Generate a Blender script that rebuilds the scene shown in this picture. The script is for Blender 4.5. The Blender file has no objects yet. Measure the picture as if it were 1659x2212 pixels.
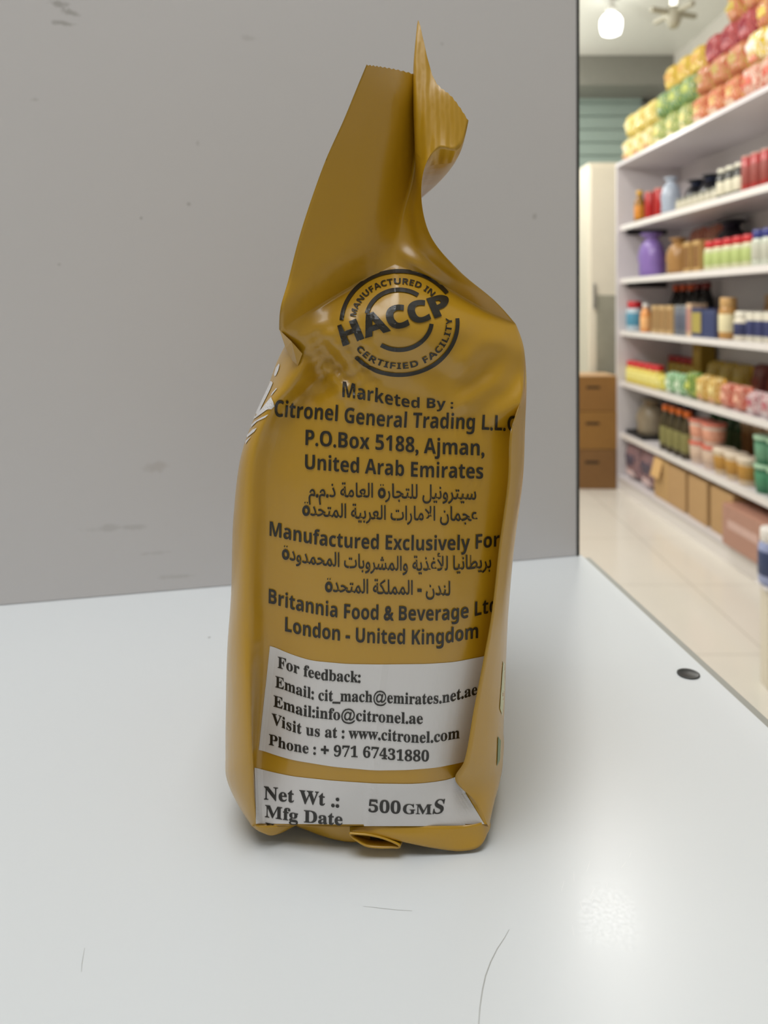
import bpy, bmesh, math, random
import numpy as np
from mathutils import Vector, Matrix
from mathutils.bvhtree import BVHTree

random.seed(7)
S = bpy.context.scene
COL = S.collection

# ------------------------------------------------------------------ camera
F = 1660.0                 # focal length in pixels of the 1659 x 2212 frame
CX, CY = 829.5, 660.0      # principal point (eye level)
CZ = 1.09                  # camera height
TOP = 0.90                 # counter top height
cam = bpy.data.cameras.new('camera')
cam.sensor_fit = 'HORIZONTAL'; cam.sensor_width = 36.0
cam.lens = 36.0 * F / 1659.0
cam.shift_x = 0.0
cam.shift_y = (CY - 1106.0) / 1659.0
cam.clip_start = 0.01
cam.dof.use_dof = True
cam.dof.focus_distance = 0.268
cam.dof.aperture_fstop = 17.0
co = bpy.data.objects.new('camera', cam)
co.location = (0, 0, CZ); co.rotation_euler = (math.pi/2, 0, 0)
COL.objects.link(co); S.camera = co

# ------------------------------------------------------------------ light, exposure
S.view_settings.view_transform = 'Standard'
S.view_settings.look = 'None'
S.view_settings.gamma = 1.0
S.view_settings.exposure = -0.35
S.cycles.use_denoising = True
S.cycles.max_bounces = 8
S.cycles.sample_clamp_indirect = 6.0
world = bpy.data.worlds.new('world'); S.world = world; world.use_nodes = True
world.node_tree.nodes['Background'].inputs[0].default_value = (0.95, 0.97, 1.0, 1)
world.node_tree.nodes['Background'].inputs[1].default_value = 0.25
CEIL = 2.86
def area(x, y, sx, sy, watt, col=(1.0, 0.97, 0.93)):
    l = bpy.data.lights.new('ceiling_panel_light', 'AREA'); l.shape = 'RECTANGLE'
    l.size = sx; l.size_y = sy; l.energy = watt; l.color = col
    o = bpy.data.objects.new('ceiling_panel_light', l); o.location = (x, y, CEIL - 0.05)
    COL.objects.link(o); return o
area(-0.30, -0.12, 1.3, 1.1, 35, (0.96, 0.98, 1.0))
area(0.74, 2.66, 0.26, 0.26, 19)
area(-1.3, 2.2, 0.9, 0.9, 16)
area(-0.9, 3.9, 0.9, 0.9, 18)
area(0.5, 4.4, 0.5, 0.5, 18)
def hanging(x, y, z, watt):  # unseen fill light added to brighten the ceiling, not a lamp of the shop
    l = bpy.data.lights.new('added_fill_light', 'POINT'); l.energy = watt; l.shadow_soft_size = 0.07; l.color = (1.0, 0.97, 0.92)
    o = bpy.data.objects.new('added_fill_light', l); o.location = (x, y, z); COL.objects.link(o)
hanging(0.0, 3.4, 2.25, 48)
hanging(0.75, 5.0, 2.2, 22)

# ------------------------------------------------------------------ helpers
def W(px, py, d):
    """pixel of the photograph at depth d (m) -> point of the place"""
    return Vector(((px - CX) / F * d, d, CZ - (py - CY) / F * d))

def lin(c):
    return tuple(((v / 12.92) if v <= 0.04045 else ((v + 0.055) / 1.055) ** 2.4) for v in c)

MATS = {}
def mat(name, rgb, rough=0.5, metal=0.0, spec=0.5, bump=0.0, bscale=200.0, var=0.0, vscale=20.0, coat=0.0, trans=0.0, emit=0.0, bdist=0.001):
    """rgb in 0..1 sRGB"""
    if name in MATS: return MATS[name]
    m = bpy.data.materials.new(name); m.use_nodes = True
    nt = m.node_tree; b = nt.nodes['Principled BSDF']
    c = lin(rgb) + (1,)
    b.inputs['Base Color'].default_value = c
    b.inputs['Roughness'].default_value = rough
    b.inputs['Metallic'].default_value = metal
    b.inputs['Specular IOR Level'].default_value = spec
    b.inputs['Coat Weight'].default_value = coat
    b.inputs['Transmission Weight'].default_value = trans
    if emit:
        b.inputs['Emission Color'].default_value = c
        b.inputs['Emission Strength'].default_value = emit
    tc = nt.nodes.new('ShaderNodeTexCoord')
    if var:
        n = nt.nodes.new('ShaderNodeTexNoise'); n.inputs['Scale'].default_value = vscale
        n.inputs['Detail'].default_value = 4
        nt.links.new(tc.outputs['Object'], n.inputs['Vector'])
        mx = nt.nodes.new('ShaderNodeMix'); mx.data_type = 'RGBA'
        lo = tuple(v * (1 - var) for v in c[:3]) + (1,); hi = tuple(min(1, v * (1 + var)) for v in c[:3]) + (1,)
        mx.inputs[6].default_value = lo; mx.inputs[7].default_value = hi
        nt.links.new(n.outputs['Fac'], mx.inputs[0]); nt.links.new(mx.outputs[2], b.inputs['Base Color'])
    if bump:
        n2 = nt.nodes.new('ShaderNodeTexNoise'); n2.inputs['Scale'].default_value = bscale
        n2.inputs['Detail'].default_value = 3
        nt.links.new(tc.outputs['Object'], n2.inputs['Vector'])
        bp = nt.nodes.new('ShaderNodeBump'); bp.inputs['Strength'].default_value = bump
        bp.inputs['Distance'].default_value = bdist
        nt.links.new(n2.outputs['Fac'], bp.inputs['Height']); nt.links.new(bp.outputs['Normal'], b.inputs['Normal'])
    MATS[name] = m
    return m

def link(name, me, parent=None, loc=None):
    o = bpy.data.objects.new(name, me); COL.objects.link(o)
    if parent is not None: o.parent = parent
    if loc is not None: o.location = loc
    return o

def mesh(name, verts, faces, material, smooth=False):
    me = bpy.data.meshes.new(name)
    me.from_pydata([tuple(v) for v in verts], [], faces)
    me.materials.append(material)
    if smooth:
        for p in me.polygons: p.use_smooth = True
    me.update()
    return me

def tag(o, label, cat, group=None):
    o['label'] = label; o['category'] = cat
    if group: o['group'] = group
    return o

def thing(name, label, cat, loc=(0, 0, 0), rz=0.0, group=None):
    o = bpy.data.objects.new(name, None); o.empty_display_size = 0.02
    COL.objects.link(o); o.location = loc; o.rotation_euler = (0, 0, rz)
    return tag(o, label, cat, group)

def box_bm(bm, c, s, bev=0.0, rot=None, seg=2):
    r = bmesh.ops.create_cube(bm, size=1.0)
    vs = r['verts']
    for v in vs:
        v.co = Vector((v.co.x * s[0], v.co.y * s[1], v.co.z * s[2]))
    if bev:
        es = list({e for v in vs for e in v.link_edges})
        rb = bmesh.ops.bevel(bm, geom=es, offset=bev, segments=seg, affect='EDGES', profile=0.5)
        vs = list({v for f in rb['faces'] for v in f.verts} | {v for v in vs if v.is_valid})
    for v in vs:
        p = v.co.copy()
        if rot is not None: p = rot @ p
        v.co = p + Vector(c)
    return vs

def bm_obj(name, bm, material, parent=None, loc=None, smooth=False):
    me = bpy.data.meshes.new(name); bm.normal_update(); bm.to_mesh(me); bm.free()
    me.materials.append(material)
    if smooth:
        for p in me.polygons: p.use_smooth = True
    return link(name, me, parent, loc)

def box(name, c, s, material, parent=None, bev=0.0, rot=None):
    bm = bmesh.new(); box_bm(bm, c, s, bev, rot)
    return bm_obj(name, bm, material, parent)

def lathe(name, prof, material, parent=None, n=20, caps=True, squash=(1, 1)):
    """prof: list of (radius, z)"""
    vs, fs = [], []
    for r, z in prof:
        for k in range(n):
            a = 2 * math.pi * k / n
            vs.append((r * math.cos(a) * squash[0], r * math.sin(a) * squash[1], z))
    m = len(prof)
    for i in range(m - 1):
        for k in range(n):
            k2 = (k + 1) % n
            fs.append((i * n + k, i * n + k2, (i + 1) * n + k2, (i + 1) * n + k))
    if caps:
        fs.append(tuple(reversed(range(n)))); fs.append(tuple((m - 1) * n + k for k in range(n)))
    me = mesh(name, vs, fs, material)
    for p in me.polygons:
        if len(p.vertices) == 4: p.use_smooth = True
    return link(name, me, parent)

def kids(o): return [c for c in COL.objects if c.parent == o]
def copy_tree(o, loc, rz, label, cat=None, group=None):
    c = o.copy(); COL.objects.link(c); c.location = loc; c.rotation_euler = (0, 0, rz)
    c['label'] = label
    if group: c['group'] = group
    for ch in list(o.children):
        d = ch.copy(); COL.objects.link(d); d.parent = c
        for g in list(ch.children):
            e = g.copy(); COL.objects.link(e); e.parent = d
    return c

def structure(o):
    o['kind'] = 'structure'; return o

# ------------------------------------------------------------------ materials with marks
def marked(name, rgb, rough, spots, var=0.03, coat=0.0, bump=0.0, scratch=None):
    """laminate with dirt spots: (centre xyz, radii xyz, strength, colour)"""
    m = mat(name, rgb, rough, var=var, vscale=3.0, coat=coat)
    nt = m.node_tree; b = nt.nodes['Principled BSDF']
    src = b.inputs['Base Color'].links[0].from_socket
    tc = [n for n in nt.nodes if n.type == 'TEX_COORD'][0]
    for c, r, st, colr, ns in spots:
        mp = nt.nodes.new('ShaderNodeMapping'); mp.vector_type = 'POINT'
        mp.inputs['Location'].default_value = tuple(-c[i] / r[i] for i in range(3))
        mp.inputs['Scale'].default_value = tuple(1 / r[i] for i in range(3))
        nt.links.new(tc.outputs['Object'], mp.inputs['Vector'])
        ln = nt.nodes.new('ShaderNodeVectorMath'); ln.operation = 'LENGTH'
        nt.links.new(mp.outputs['Vector'], ln.inputs[0])
        no = nt.nodes.new('ShaderNodeTexNoise'); no.inputs['Scale'].default_value = ns; no.inputs['Detail'].default_value = 3
        nt.links.new(tc.outputs['Object'], no.inputs['Vector'])
        ad = nt.nodes.new('ShaderNodeMath'); ad.operation = 'MULTIPLY_ADD'
        nt.links.new(no.outputs['Fac'], ad.inputs[0]); ad.inputs[1].default_value = 2.2
        nt.links.new(ln.outputs['Value'], ad.inputs[2])
        mr = nt.nodes.new('ShaderNodeMapRange'); mr.inputs['From Min'].default_value = 1.35; mr.inputs['From Max'].default_value = 1.95
        mr.inputs['To Min'].default_value = st; mr.inputs['To Max'].default_value = 0.0
        nt.links.new(ad.outputs[0], mr.inputs['Value'])
        mx = nt.nodes.new('ShaderNodeMix'); mx.data_type = 'RGBA'
        nt.links.new(mr.outputs[0], mx.inputs[0]); nt.links.new(src, mx.inputs[6]); mx.inputs[7].default_value = lin(colr) + (1,)
        src = mx.outputs[2]
    nt.links.new(src, b.inputs['Base Color'])
    return m

# ------------------------------------------------------------------ room shell
M_floor = mat('floor_tile', (0.86, 0.84, 0.80), 0.16, var=0.05, vscale=2.0)
M_ceil = mat('ceiling_paint', (0.90, 0.90, 0.87), 0.35, var=0.02)
M_wall = mat('wall_paint', (0.88, 0.87, 0.84), 0.6, var=0.03)
M_beam = mat('beam_paint', (0.52, 0.52, 0.49), 0.6, var=0.05)
# floor tiles: a joint pattern in the material
nt = M_floor.node_tree; b_ = nt.nodes['Principled BSDF']
br = nt.nodes.new('ShaderNodeTexBrick'); br.offset = 0.0
br.inputs['Scale'].default_value = 1.0; br.inputs['Brick Width'].default_value = 0.6; br.inputs['Row Height'].default_value = 0.6
br.inputs['Mortar Size'].default_value = 0.003
br.inputs['Mortar'].default_value = lin((0.76, 0.74, 0.70)) + (1,)
src = b_.inputs['Base Color'].links[0].from_socket
tcn = [n for n in nt.nodes if n.type == 'TEX_COORD'][0]
nt.links.new(tcn.outputs['Object'], br.inputs['Vector'])
nt.links.new(src, br.inputs['Color1']); nt.links.new(src, br.inputs['Color2'])
nt.links.new(br.outputs['Color'], b_.inputs['Base Color'])

X0, X1, Y0, Y1 = -2.6, 2.05, -2.6, 5.9
structure(box('floor', ((X0+X1)/2, (Y0+Y1)/2, -0.05), (X1-X0+0.4, Y1-Y0+0.4, 0.1), M_floor))
structure(box('ceiling', ((X0+X1)/2, (Y0+Y1)/2, CEIL+0.05), (X1-X0+0.4, Y1-Y0+0.4, 0.1), M_ceil))
structure(box('wall_left', (X0-0.05, (Y0+Y1)/2, CEIL/2), (0.1, Y1-Y0, CEIL), M_wall))
structure(box('wall_right', (X1+0.05, (Y0+Y1)/2, CEIL/2), (0.1, Y1-Y0, CEIL), M_wall))
structure(box('wall_back', ((X0+X1)/2, Y0-0.05, CEIL/2), (X1-X0, 0.1, CEIL), M_wall))
structure(box('wall_front', ((X0+X1)/2, Y1+0.05, CEIL/2), (X1-X0, 0.1, CEIL), M_wall))
structure(box('trim_1', ((X0+X1)/2, 5.66, CEIL-0.105+0.0), (X1-X0, 0.46, 0.21), M_beam))

# ------------------------------------------------------------------ counter and its back board
M_counter = marked('counter_laminate', (0.868, 0.883, 0.892), 0.30, [
    ((-0.075, 0.449, TOP), (0.006, 0.004, 0.05), 0.35, (0.6, 0.58, 0.55), 500.0),
    ((-0.1, 0.24, TOP), (0.0012, 0.0012, 0.05), 0.7, (0.35, 0.33, 0.3), 900.0),
    ((0.137, 0.455, TOP), (0.006, 0.0022, 0.05), 0.4, (0.55, 0.55, 0.53), 700.0),
    ((0.0, 0.25, TOP), (0.0010, 0.003, 0.05), 0.5, (0.5, 0.5, 0.5), 900.0),
], var=0.015)
M_counter.node_tree.nodes['Principled BSDF'].inputs['Specular IOR Level'].default_value = 0.35
nt = M_counter.node_tree; b_ = nt.nodes['Principled BSDF']; b_.inputs['Coat Roughness'].default_value = 0.10
tcn = [n for n in nt.nodes if n.type == 'TEX_COORD'][0]
sn = nt.nodes.new('ShaderNodeTexNoise'); sn.inputs['Scale'].default_value = 900.0; sn.inputs['Detail'].default_value = 4
sr = nt.nodes.new('ShaderNodeMapRange'); sr.inputs['From Min'].default_value = 0.40; sr.inputs['From Max'].default_value = 0.72; sr.inputs['To Max'].default_value = 0.06
nt.links.new(tcn.outputs['Object'], sn.inputs['Vector']); nt.links.new(sn.outputs['Fac'], sr.inputs['Value']); nt.links.new(sr.outputs[0], b_.inputs['Coat Weight'])
M_edge = mat('edge_band', (0.60, 0.60, 0.57), 0.4)
M_dark_edge = mat('dark_edge_band', (0.25, 0.25, 0.24), 0.5)
def G(px, py):   # a pixel on the counter top
    d = (CZ - TOP) * F / (py - CY); return W(px, py, d)
cA, cB = G(0, 1308), G(1258, 1200)          # foot of the back board
e1, e2 = G(1262, 1204), G(1630, 1545)       # right edge of the counter
ed = (e1 - e2).normalized()
bd = (cB - cA).normalized()
bl = cA - bd * 0.55                         # far left end
fr = e1 - ed * 0.75                         # near end of the right edge, behind the camera
fl = Vector((bl.x + 0.02, fr.y, TOP))
bd_n = Vector((-bd.y, bd.x, 0))             # away from the camera
ctr = thing('counter', 'white laminate shop counter carrying the golden bag', 'counter', (0, 0.2, 0))
def prism(name, pts, z0, z1, m, parent, org=(0, 0, 0), bev=0.0):
    n = len(pts); vs = [(p[0]-org[0], p[1]-org[1], z1-org[2]) for p in pts] + [(p[0]-org[0], p[1]-org[1], z0-org[2]) for p in pts]
    fs = [tuple(range(n)), tuple(reversed(range(n, 2*n)))] + [((i+1) % n, i, n+i, n+(i+1) % n) for i in range(n)]
    me = mesh(name, vs, fs, m)
    if bev:
        bm = bmesh.new(); bm.from_mesh(me)
        bmesh.ops.recalc_face_normals(bm, faces=bm.faces)
        bmesh.ops.bevel(bm, geom=list(bm.edges), offset=bev, segments=3, affect='EDGES', profile=0.5); bm.to_mesh(me); bm.free()
    else:
        bm = bmesh.new(); bm.from_mesh(me); bmesh.ops.recalc_face_normals(bm, faces=bm.faces); bm.to_mesh(me); bm.free()
    return link(name, me, parent)
corg = (0, 0.2, 0)
# hole with a dark cap is bored into the top near the right edge
hole = G(1487, 1457)
ang = math.atan2(ed.y, ed.x)
en = Vector((ed.y, -ed.x, 0))               # outward on the right
top = prism('worktop', [(bl.x, bl.y), (fl.x, fl.y), (fr.x, fr.y), (e1.x, e1.y), (cB.x+bd_n.x*0.018, cB.y+bd_n.y*0.018), (bl.x+bd_n.x*0.018, bl.y+bd_n.y*0.018)], TOP-0.025, TOP, M_counter, ctr, corg)
band = prism('edge_band', [(fr.x, fr.y), (fr.x+en.x*0.0042, fr.y+en.y*0.0042), (e1.x+en.x*0.0042, e1.y+en.y*0.0042), (e1.x, e1.y)], TOP-0.025, TOP-0.0002, M_edge, ctr, corg)
M_body = mat('cabinet_white', (0.85, 0.85, 0.84), 0.4, var=0.02)
cab = prism('cabinet', [(bl.x+0.03, bl.y-0.03), (fl.x+0.03, fl.y+0.03), (fr.x-0.03, fr.y+0.03), (e1.x-0.04, e1.y-0.03)], 0.0, TOP-0.025, M_body, ctr, corg)
# dark cap: a shallow ring with a cross-slotted plug
cap = lathe('hole_cap', [(0.0048, 0.00005), (0.0056, 0.0003), (0.0056, 0.0006), (0.0050, 0.0007), (0.0045, 0.0003), (0.0001, 0.0003)], mat('black_plastic', (0.16, 0.17, 0.17), 0.45), ctr, 32)
cap.location = (hole.x, hole.y-0.2, TOP)
cap['label'] = 'small black cap sunk in the counter near its right edge'
# fine scratches
def ribbon(name, pts, w, m, parent, org, dz):
    vs, fs = [], []
    for i, p in enumerate(pts):
        a = pts[max(0, i-1)]; c = pts[min(len(pts)-1, i+1)]
        t = (c - a).normalized(); nn = Vector((-t.y, t.x, 0)) * w * (0.35 + 0.65 * math.sin(math.pi * (i+0.3) / (len(pts))))
        vs += [p + nn - Vector(org) + Vector((0, 0, dz)), p - nn - Vector(org) + Vector((0, 0, dz))]
        if i: fs.append((2*i-2, 2*i-1, 2*i+1, 2*i))
    return link(name, mesh(name, vs, fs, m), parent)
M_scr = mat('scratch_grey', (0.60, 0.60, 0.58), 0.5)
ribbon('scratch', [G(x, y) for x, y in [(1100, 2008), (1090, 2026), (1074, 2050), (1060, 2078), (1049, 2108), (1042, 2140), (1037, 2175), (1034, 2212), (1032, 2240)]], 0.00013, M_scr, ctr, corg, 0.00004)
ribbon('scratch', [G(x, y) for x, y in [(785, 1958), (805, 1960), (830, 1963), (860, 1966), (890, 1968)]], 0.00007, M_scr, ctr, corg, 0.00004)
ribbon('scratch', [G(x, y) for x, y in [(183, 2048), (180, 2065), (177, 2083), (176, 2100)]], 0.00007, M_scr, ctr, corg, 0.00004)
rs = random.Random(3)
M_glint = mat('scratch_glint', (0.95, 0.95, 0.95), 0.3)  # bright scratches: the lamp's glint is painted into their colour
for k in range(16):
    x, y = 1290 + rs.gauss(0, 38), 1950 + rs.gauss(0, 45); a = rs.uniform(0.6, 2.4); l = rs.uniform(8, 26)
    ribbon('scratch', [G(x + l*t*math.cos(a), y + l*t*math.sin(a)) for t in (0, 0.33, 0.66, 1)], 0.00004, M_glint, ctr, corg, 0.00004)

def B(px, py):   # a pixel on the face of the board
    r = Vector(((px - CX) / F, 1, -(py - CY) / F)); o = Vector((0, 0, CZ))
    t = (cA - o).dot(bd_n) / r.dot(bd_n); return o + r * t
borg = Vector((cA.x, cA.y, TOP))
def bs(px, py, rx, ry, st, c=(0.42, 0.40, 0.36), ns=120.0):
    p = B(px, py) - borg; s = (p.length and B(px, py).y / F)
    return (tuple(p), (rx*s, max(rx*s, 0.02), ry*s), st*0.5, c, ns)
M_board = marked('board_laminate', (0.800, 0.790, 0.793), 0.42, [
    bs(125, 8, 22, 10, 0.8, ns=160), bs(150, 28, 20, 12, 0.8, ns=160), bs(140, 50, 30, 7, 0.8, ns=160),
    bs(75, 215, 13, 8, 0.5), bs(427, 308, 6, 12, 0.45), bs(305, 471, 5, 5, 0.9), bs(407, 441, 5, 5, 0.7), bs(128, 572, 6, 5, 0.6),
    bs(335, 1010, 36, 17, 0.5, (0.60, 0.55, 0.50)), bs(250, 1140, 95, 9, 0.35), bs(535, 82, 20, 8, 0.3),
    bs(955, 95, 6, 6, 0.6), bs(1155, 468, 8, 9, 0.6), bs(390, 1245, 60, 6, 0.35, (0.5, 0.48, 0.42)), bs(330, 1195, 50, 6, 0.25),
], var=0.02)
brd = thing('display_board', 'tall grey-white laminate board standing along the back of the counter', 'board', borg)
t_end = (B(1251, 700) - cA).dot(bd)
def bprism(name, s0, s1, z0, z1, d0, d1, m):
    pts = [cA + bd*s0 + bd_n*d0, cA + bd*s1 + bd_n*d0, cA + bd*s1 + bd_n*d1, cA + bd*s0 + bd_n*d1]
    return prism(name, pts, z0, z1, m, brd, borg)
bprism('board_panel', -0.55, t_end-0.0022, TOP+0.0004, 1.62, 0.0, 0.016, M_board)
bprism('edge_band', t_end-0.0022, t_end, TOP+0.0004, 1.62, -0.0006, 0.0166, M_dark_edge)

# ------------------------------------------------------------------ the bag
GOLD = (0.725, 0.55, 0.07)
M_film = mat('gold_film', GOLD, 0.38, spec=0.6, coat=0.5)
nt = M_film.node_tree; b_ = nt.nodes['Principled BSDF']; b_.inputs['Coat Roughness'].default_value = 0.18
tcn = nt.nodes.new('ShaderNodeTexCoord')
mp = nt.nodes.new('ShaderNodeMapping'); mp.inputs['Scale'].default_value = (1, 1, 0.45)
nz = nt.nodes.new('ShaderNodeTexNoise'); nz.inputs['Scale'].default_value = 55; nz.inputs['Detail'].default_value = 3; nz.inputs['Roughness'].default_value = 0.45
bp = nt.nodes.new('ShaderNodeBump'); bp.inputs['Strength'].default_value = 0.35; bp.inputs['Distance'].default_value = 0.0022
nt.links.new(tcn.outputs['Object'], mp.inputs['Vector']); nt.links.new(mp.outputs['Vector'], nz.inputs['Vector'])
nt.links.new(nz.outputs['Fac'], bp.inputs['Height']); nt.links.new(bp.outputs['Normal'], b_.inputs['Normal']); nt.links.new(bp.outputs['Normal'], b_.inputs['Coat Normal'])
M_ink = mat('black_ink', (0.115, 0.10, 0.075), 0.4, coat=0.15)
M_white = mat('white_print', (0.86, 0.85, 0.85), 0.4, coat=0.15)
M_inner = mat('film_inner', (0.80, 0.68, 0.40), 0.4)

# rows: name, [c0, g0, g1, g2, g3, g4, h, g5, g6, c6] as (px, py, depth cm), then far points xl, xr (m)
A = None
ROWS = [
 ('U8', [A, (792,139,25.4),(822,143,26.1),(860,150,27.0),(905,162,28.4),(903,43,28.4),(940,174,27.6),(977,209,27.2),(1012,260,26.9),(1004,292,27.6)], .014,.018),
 ('U7', [A, (772,187,25.5),(812,192,26.1),(860,200,27.0),(908,190,28.4),(893,140,28.0),(917,208,27.4),(951,264,27.1),(988,322,26.8),(982,348,27.6)], .011,.017),
 ('U6', [A, (742,260,25.6),(790,258,26.2),(850,260,27.0),(906,250,28.5),(893,232,27.6),(912,262,27.2),(932,292,27.0),(950,318,26.8),(938,356,27.8)], .008,.017),
 ('U5', [A, (703,347,25.8),(765,335,26.3),(835,325,27.0),(902,322,28.5),(896,322,27.6),(905,337,27.2),(914,345,27.0),(922,350,26.8),(917,366,28.0)], .004,.017),
 ('U4', [A, (664,456,26.0),(735,432,26.4),(815,410,27.0),(891,395,28.4),(897,400,27.9),(901,404,27.5),(906,410,27.1),(910,418,26.8),A], -.002,.017),
 ('U3', [A, (643,525,26.1),(715,495,26.5),(800,470,27.0),(874,452,28.2),(886,462,27.9),(897,475,27.5),(912,490,27.2),(929,507,26.9),A], -.008,.020),
 ('U2', [A, (622,608,26.2),(697,575,26.6),(783,540,27.1),(860,510,27.9),(885,525,27.8),(915,545,27.5),(950,566,27.3),(990,583,27.2),A], -.016,.029),
 ('U1', [A, (606,665,26.0),(690,622,26.8),(770,582,27.3),(853,545,27.75),(892,563,27.5),(950,590,27.5),(1015,624,27.5),(1070,651,27.6),A], -.024,.038),
 ('K0', [(652,705,31.0),(603,712,26.2),(688,662,27.1),(770,614,27.55),(853,572,27.6),(925,600,27.6),(985,634,27.7),(1050,672,27.8),(1114,700,28.0),(1100,705,31)], -.032,.044),
 ('K1', [(618,742,29.6),(632,742,26.9),(690,722,26.7),(770,710,26.2),(853,698,25.9),(950,706,26.2),(1000,718,26.5),(1055,735,27.0),(1131,750,27.8),(1128,754,29.0)], -.038,.048),
 ('K2', [(600,782,29.6),(653,767,27.0),(697,782,27.2),(775,800,26.6),(853,812,26.3),(955,814,26.5),(1005,813,26.7),(1062,810,27.2),(1131,808,27.6),(1136,812,29.0)], -.041,.050),
 ('K3', [(582,828,29.6),(632,822,26.7),(676,836,27.4),(745,860,26.6),(853,875,26.4),(960,880,26.5),(1010,878,26.7),(1117,868,27.1),(1125,864,27.1),(1136,862,29.0)], -.042,.050),
 ('K4', [(553,893,29.4),(585,884,26.8),(618,897,27.2),(720,912,26.7),(852,924,26.4),(975,928,26.6),(1030,929,26.8),(1113,931,27.3),(1103,931,26.7),(1134,931,28.8)], -.043,.050),
 ('K5', [(521,983,28.8),(546,980,26.9),(590,1000,27.2),(715,1020,26.6),(850,1028,26.3),(970,1032,26.4),(1030,1034,26.8),(1106,1037,27.3),(1097,1037,26.7),(1130,1030,28.6)], -.043,.050),
 ('K6', [(504,1120,28.6),(536,1128,26.8),(583,1155,27.2),(715,1182,26.5),(845,1190,26.2),(960,1188,26.3),(1030,1185,26.8),(1090,1181,27.4),(1078,1182,26.7),(1111,1180,28.5)], -.043,.050),
 ('K7', [(499,1285,28.6),(534,1280,26.7),(581,1300,27.2),(712,1334,26.5),(835,1340,26.2),(955,1338,26.3),(1018,1331,26.8),(1076,1322,27.4),(1062,1325,26.6),(1098,1325,28.4)], -.043,.050),
 ('K8', [(491,1400,28.5),(534,1370,26.6),(583,1393,27.2),(700,1430,26.5),(824,1435,26.2),(940,1432,26.3),(1002,1424,26.8),(1060,1413,27.4),(1046,1416,26.5),(1092,1416,28.4)], -.043,.050),
 ('K9', [(488,1520,28.4),(537,1482,26.3),(571,1505,27.4),(695,1543,26.5),(815,1550,26.2),(925,1547,26.3),(985,1539,26.8),(1040,1527,27.5),(1024,1530,26.4),(1086,1530,28.3)], -.043,.050),
 ('L0', [(487,1630,28.2),(541,1592,26.1),(559,1618,27.4),(690,1655,26.5),(806,1664,26.2),(905,1661,26.3),(962,1653,26.8),(1018,1640,27.5),(1003,1643,26.3),(1079,1640,28.2)], -.043,.050),
 ('L1', [(489,1680,28.0),(545,1652,26.1),(556,1660,27.3),(690,1684,26.5),(804,1692,26.2),(903,1693,26.3),(955,1686,26.8),(1000,1676,27.4),(983,1683,26.5),(1075,1683,28.0)], -.043,.050),
 ('L2', [(515,1738,27.6),(547,1720,26.3),(562,1727,27.1),(690,1736,26.5),(799,1740,26.3),(900,1741,26.4),(952,1740,26.7),(1008,1738,27.1),(1031,1736,26.8),(1066,1738,27.5)], -.042,.050),
 ('L3', [(545,1783,27.2),(552,1783,26.8),(575,1783,26.9),(690,1783,26.6),(795,1784,26.4),(900,1785,26.5),(950,1785,26.7),(1008,1784,26.9),(1052,1780,26.8),(1057,1783,27.2)], -.041,.049),
]
NR = len(ROWS); names = [r[0] for r in ROWS]; iK0 = names.index('K0')
ctrl = []
for nm, cs, xl, xr in ROWS:
    cs = list(cs)
    p = [None if c is None else W(c[0], c[1], c[2]/100.0) for c in cs]
    zf = max((p[1].z + p[8].z) / 2 if names.index(nm) > 4 else min(p[1].z, p[8].z) + 0.0, TOP + 0.006)
    yf = 0.405
    c9 = Vector((xl, yf, zf)); c7 = Vector((xr, yf, zf)); c8 = Vector(((xl+xr)/2, yf - 0.35*(xr-xl), zf))
    if p[0] is None: p[0] = p[1].lerp(c9, 0.45) + Vector((-0.0, 0, 0))
    if p[9] is None: p[9] = p[8].lerp(c7, 0.45) + Vector((-0.001, 0, 0))
    ctrl.append(p + [c7, c8, c9])          # 13 points around: c0 g0..g6 c6 c7 c8 c9
NCOL = 13
def cr_seg(P0, P1, P2, P3, t):
    """non-uniform Catmull-Rom between P1 and P2 (P0/P3 may be None)"""
    def T(a, b): return max((b - a).length, 1e-6) ** 0.5
    d1 = T(P1, P2)
    if P0 is None: m1 = None
    else:
        d0 = T(P0, P1); m1 = ((P1-P0)/d0 - (P2-P0)/(d0+d1) + (P2-P1)/d1) * d1
    if P3 is None: m2 = None
    else:
        d2 = T(P2, P3); m2 = ((P2-P1)/d1 - (P3-P1)/(d1+d2) + (P3-P2)/d2) * d1
    if m1 is None and m2 is None: return P1.lerp(P2, t)
    if m1 is None: m1 = (P2-P1)*1.5 - m2*0.5
    if m2 is None: m2 = (P2-P1)*1.5 - m1*0.5
    t2, t3 = t*t, t*t*t
    return P1*(2*t3-3*t2+1) + m1*(t3-2*t2+t) + P2*(-2*t3+3*t2) + m2*(t3-t2)
NU, NV = 8, 9
def urow(i):
    P = ctrl[i]; out = []
    brk = {1, 8, 10, 12} if i <= iK0 else {8, 10, 12}
    if i < iK0 + 1: brk |= {4}
    for j in range(NCOL):
        j2 = (j+1) % NCOL
        a = None if j in brk else P[(j-1) % NCOL]
        d = None if j2 in brk else P[(j+2) % NCOL]
        for k in range(NU): out.append(cr_seg(a, P[j], P[j2], d, k/NU))
    return out
UR = [urow(i) for i in range(NR)]
NC = NCOL * NU
fine = []
for i in range(NR - 1):
    for k in range(NV):
        t = k / NV; row = []
        for c in range(NC):
            a = None if i == 0 or i == iK0 else UR[i-1][c]
            d = None if i+2 >= NR or i+1 == iK0 else UR[i+2][c]
            row.append(cr_seg(a, UR[i][c], UR[i+1][c], d, t))
        fine.append(row)
fine.append(UR[-1])
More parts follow.
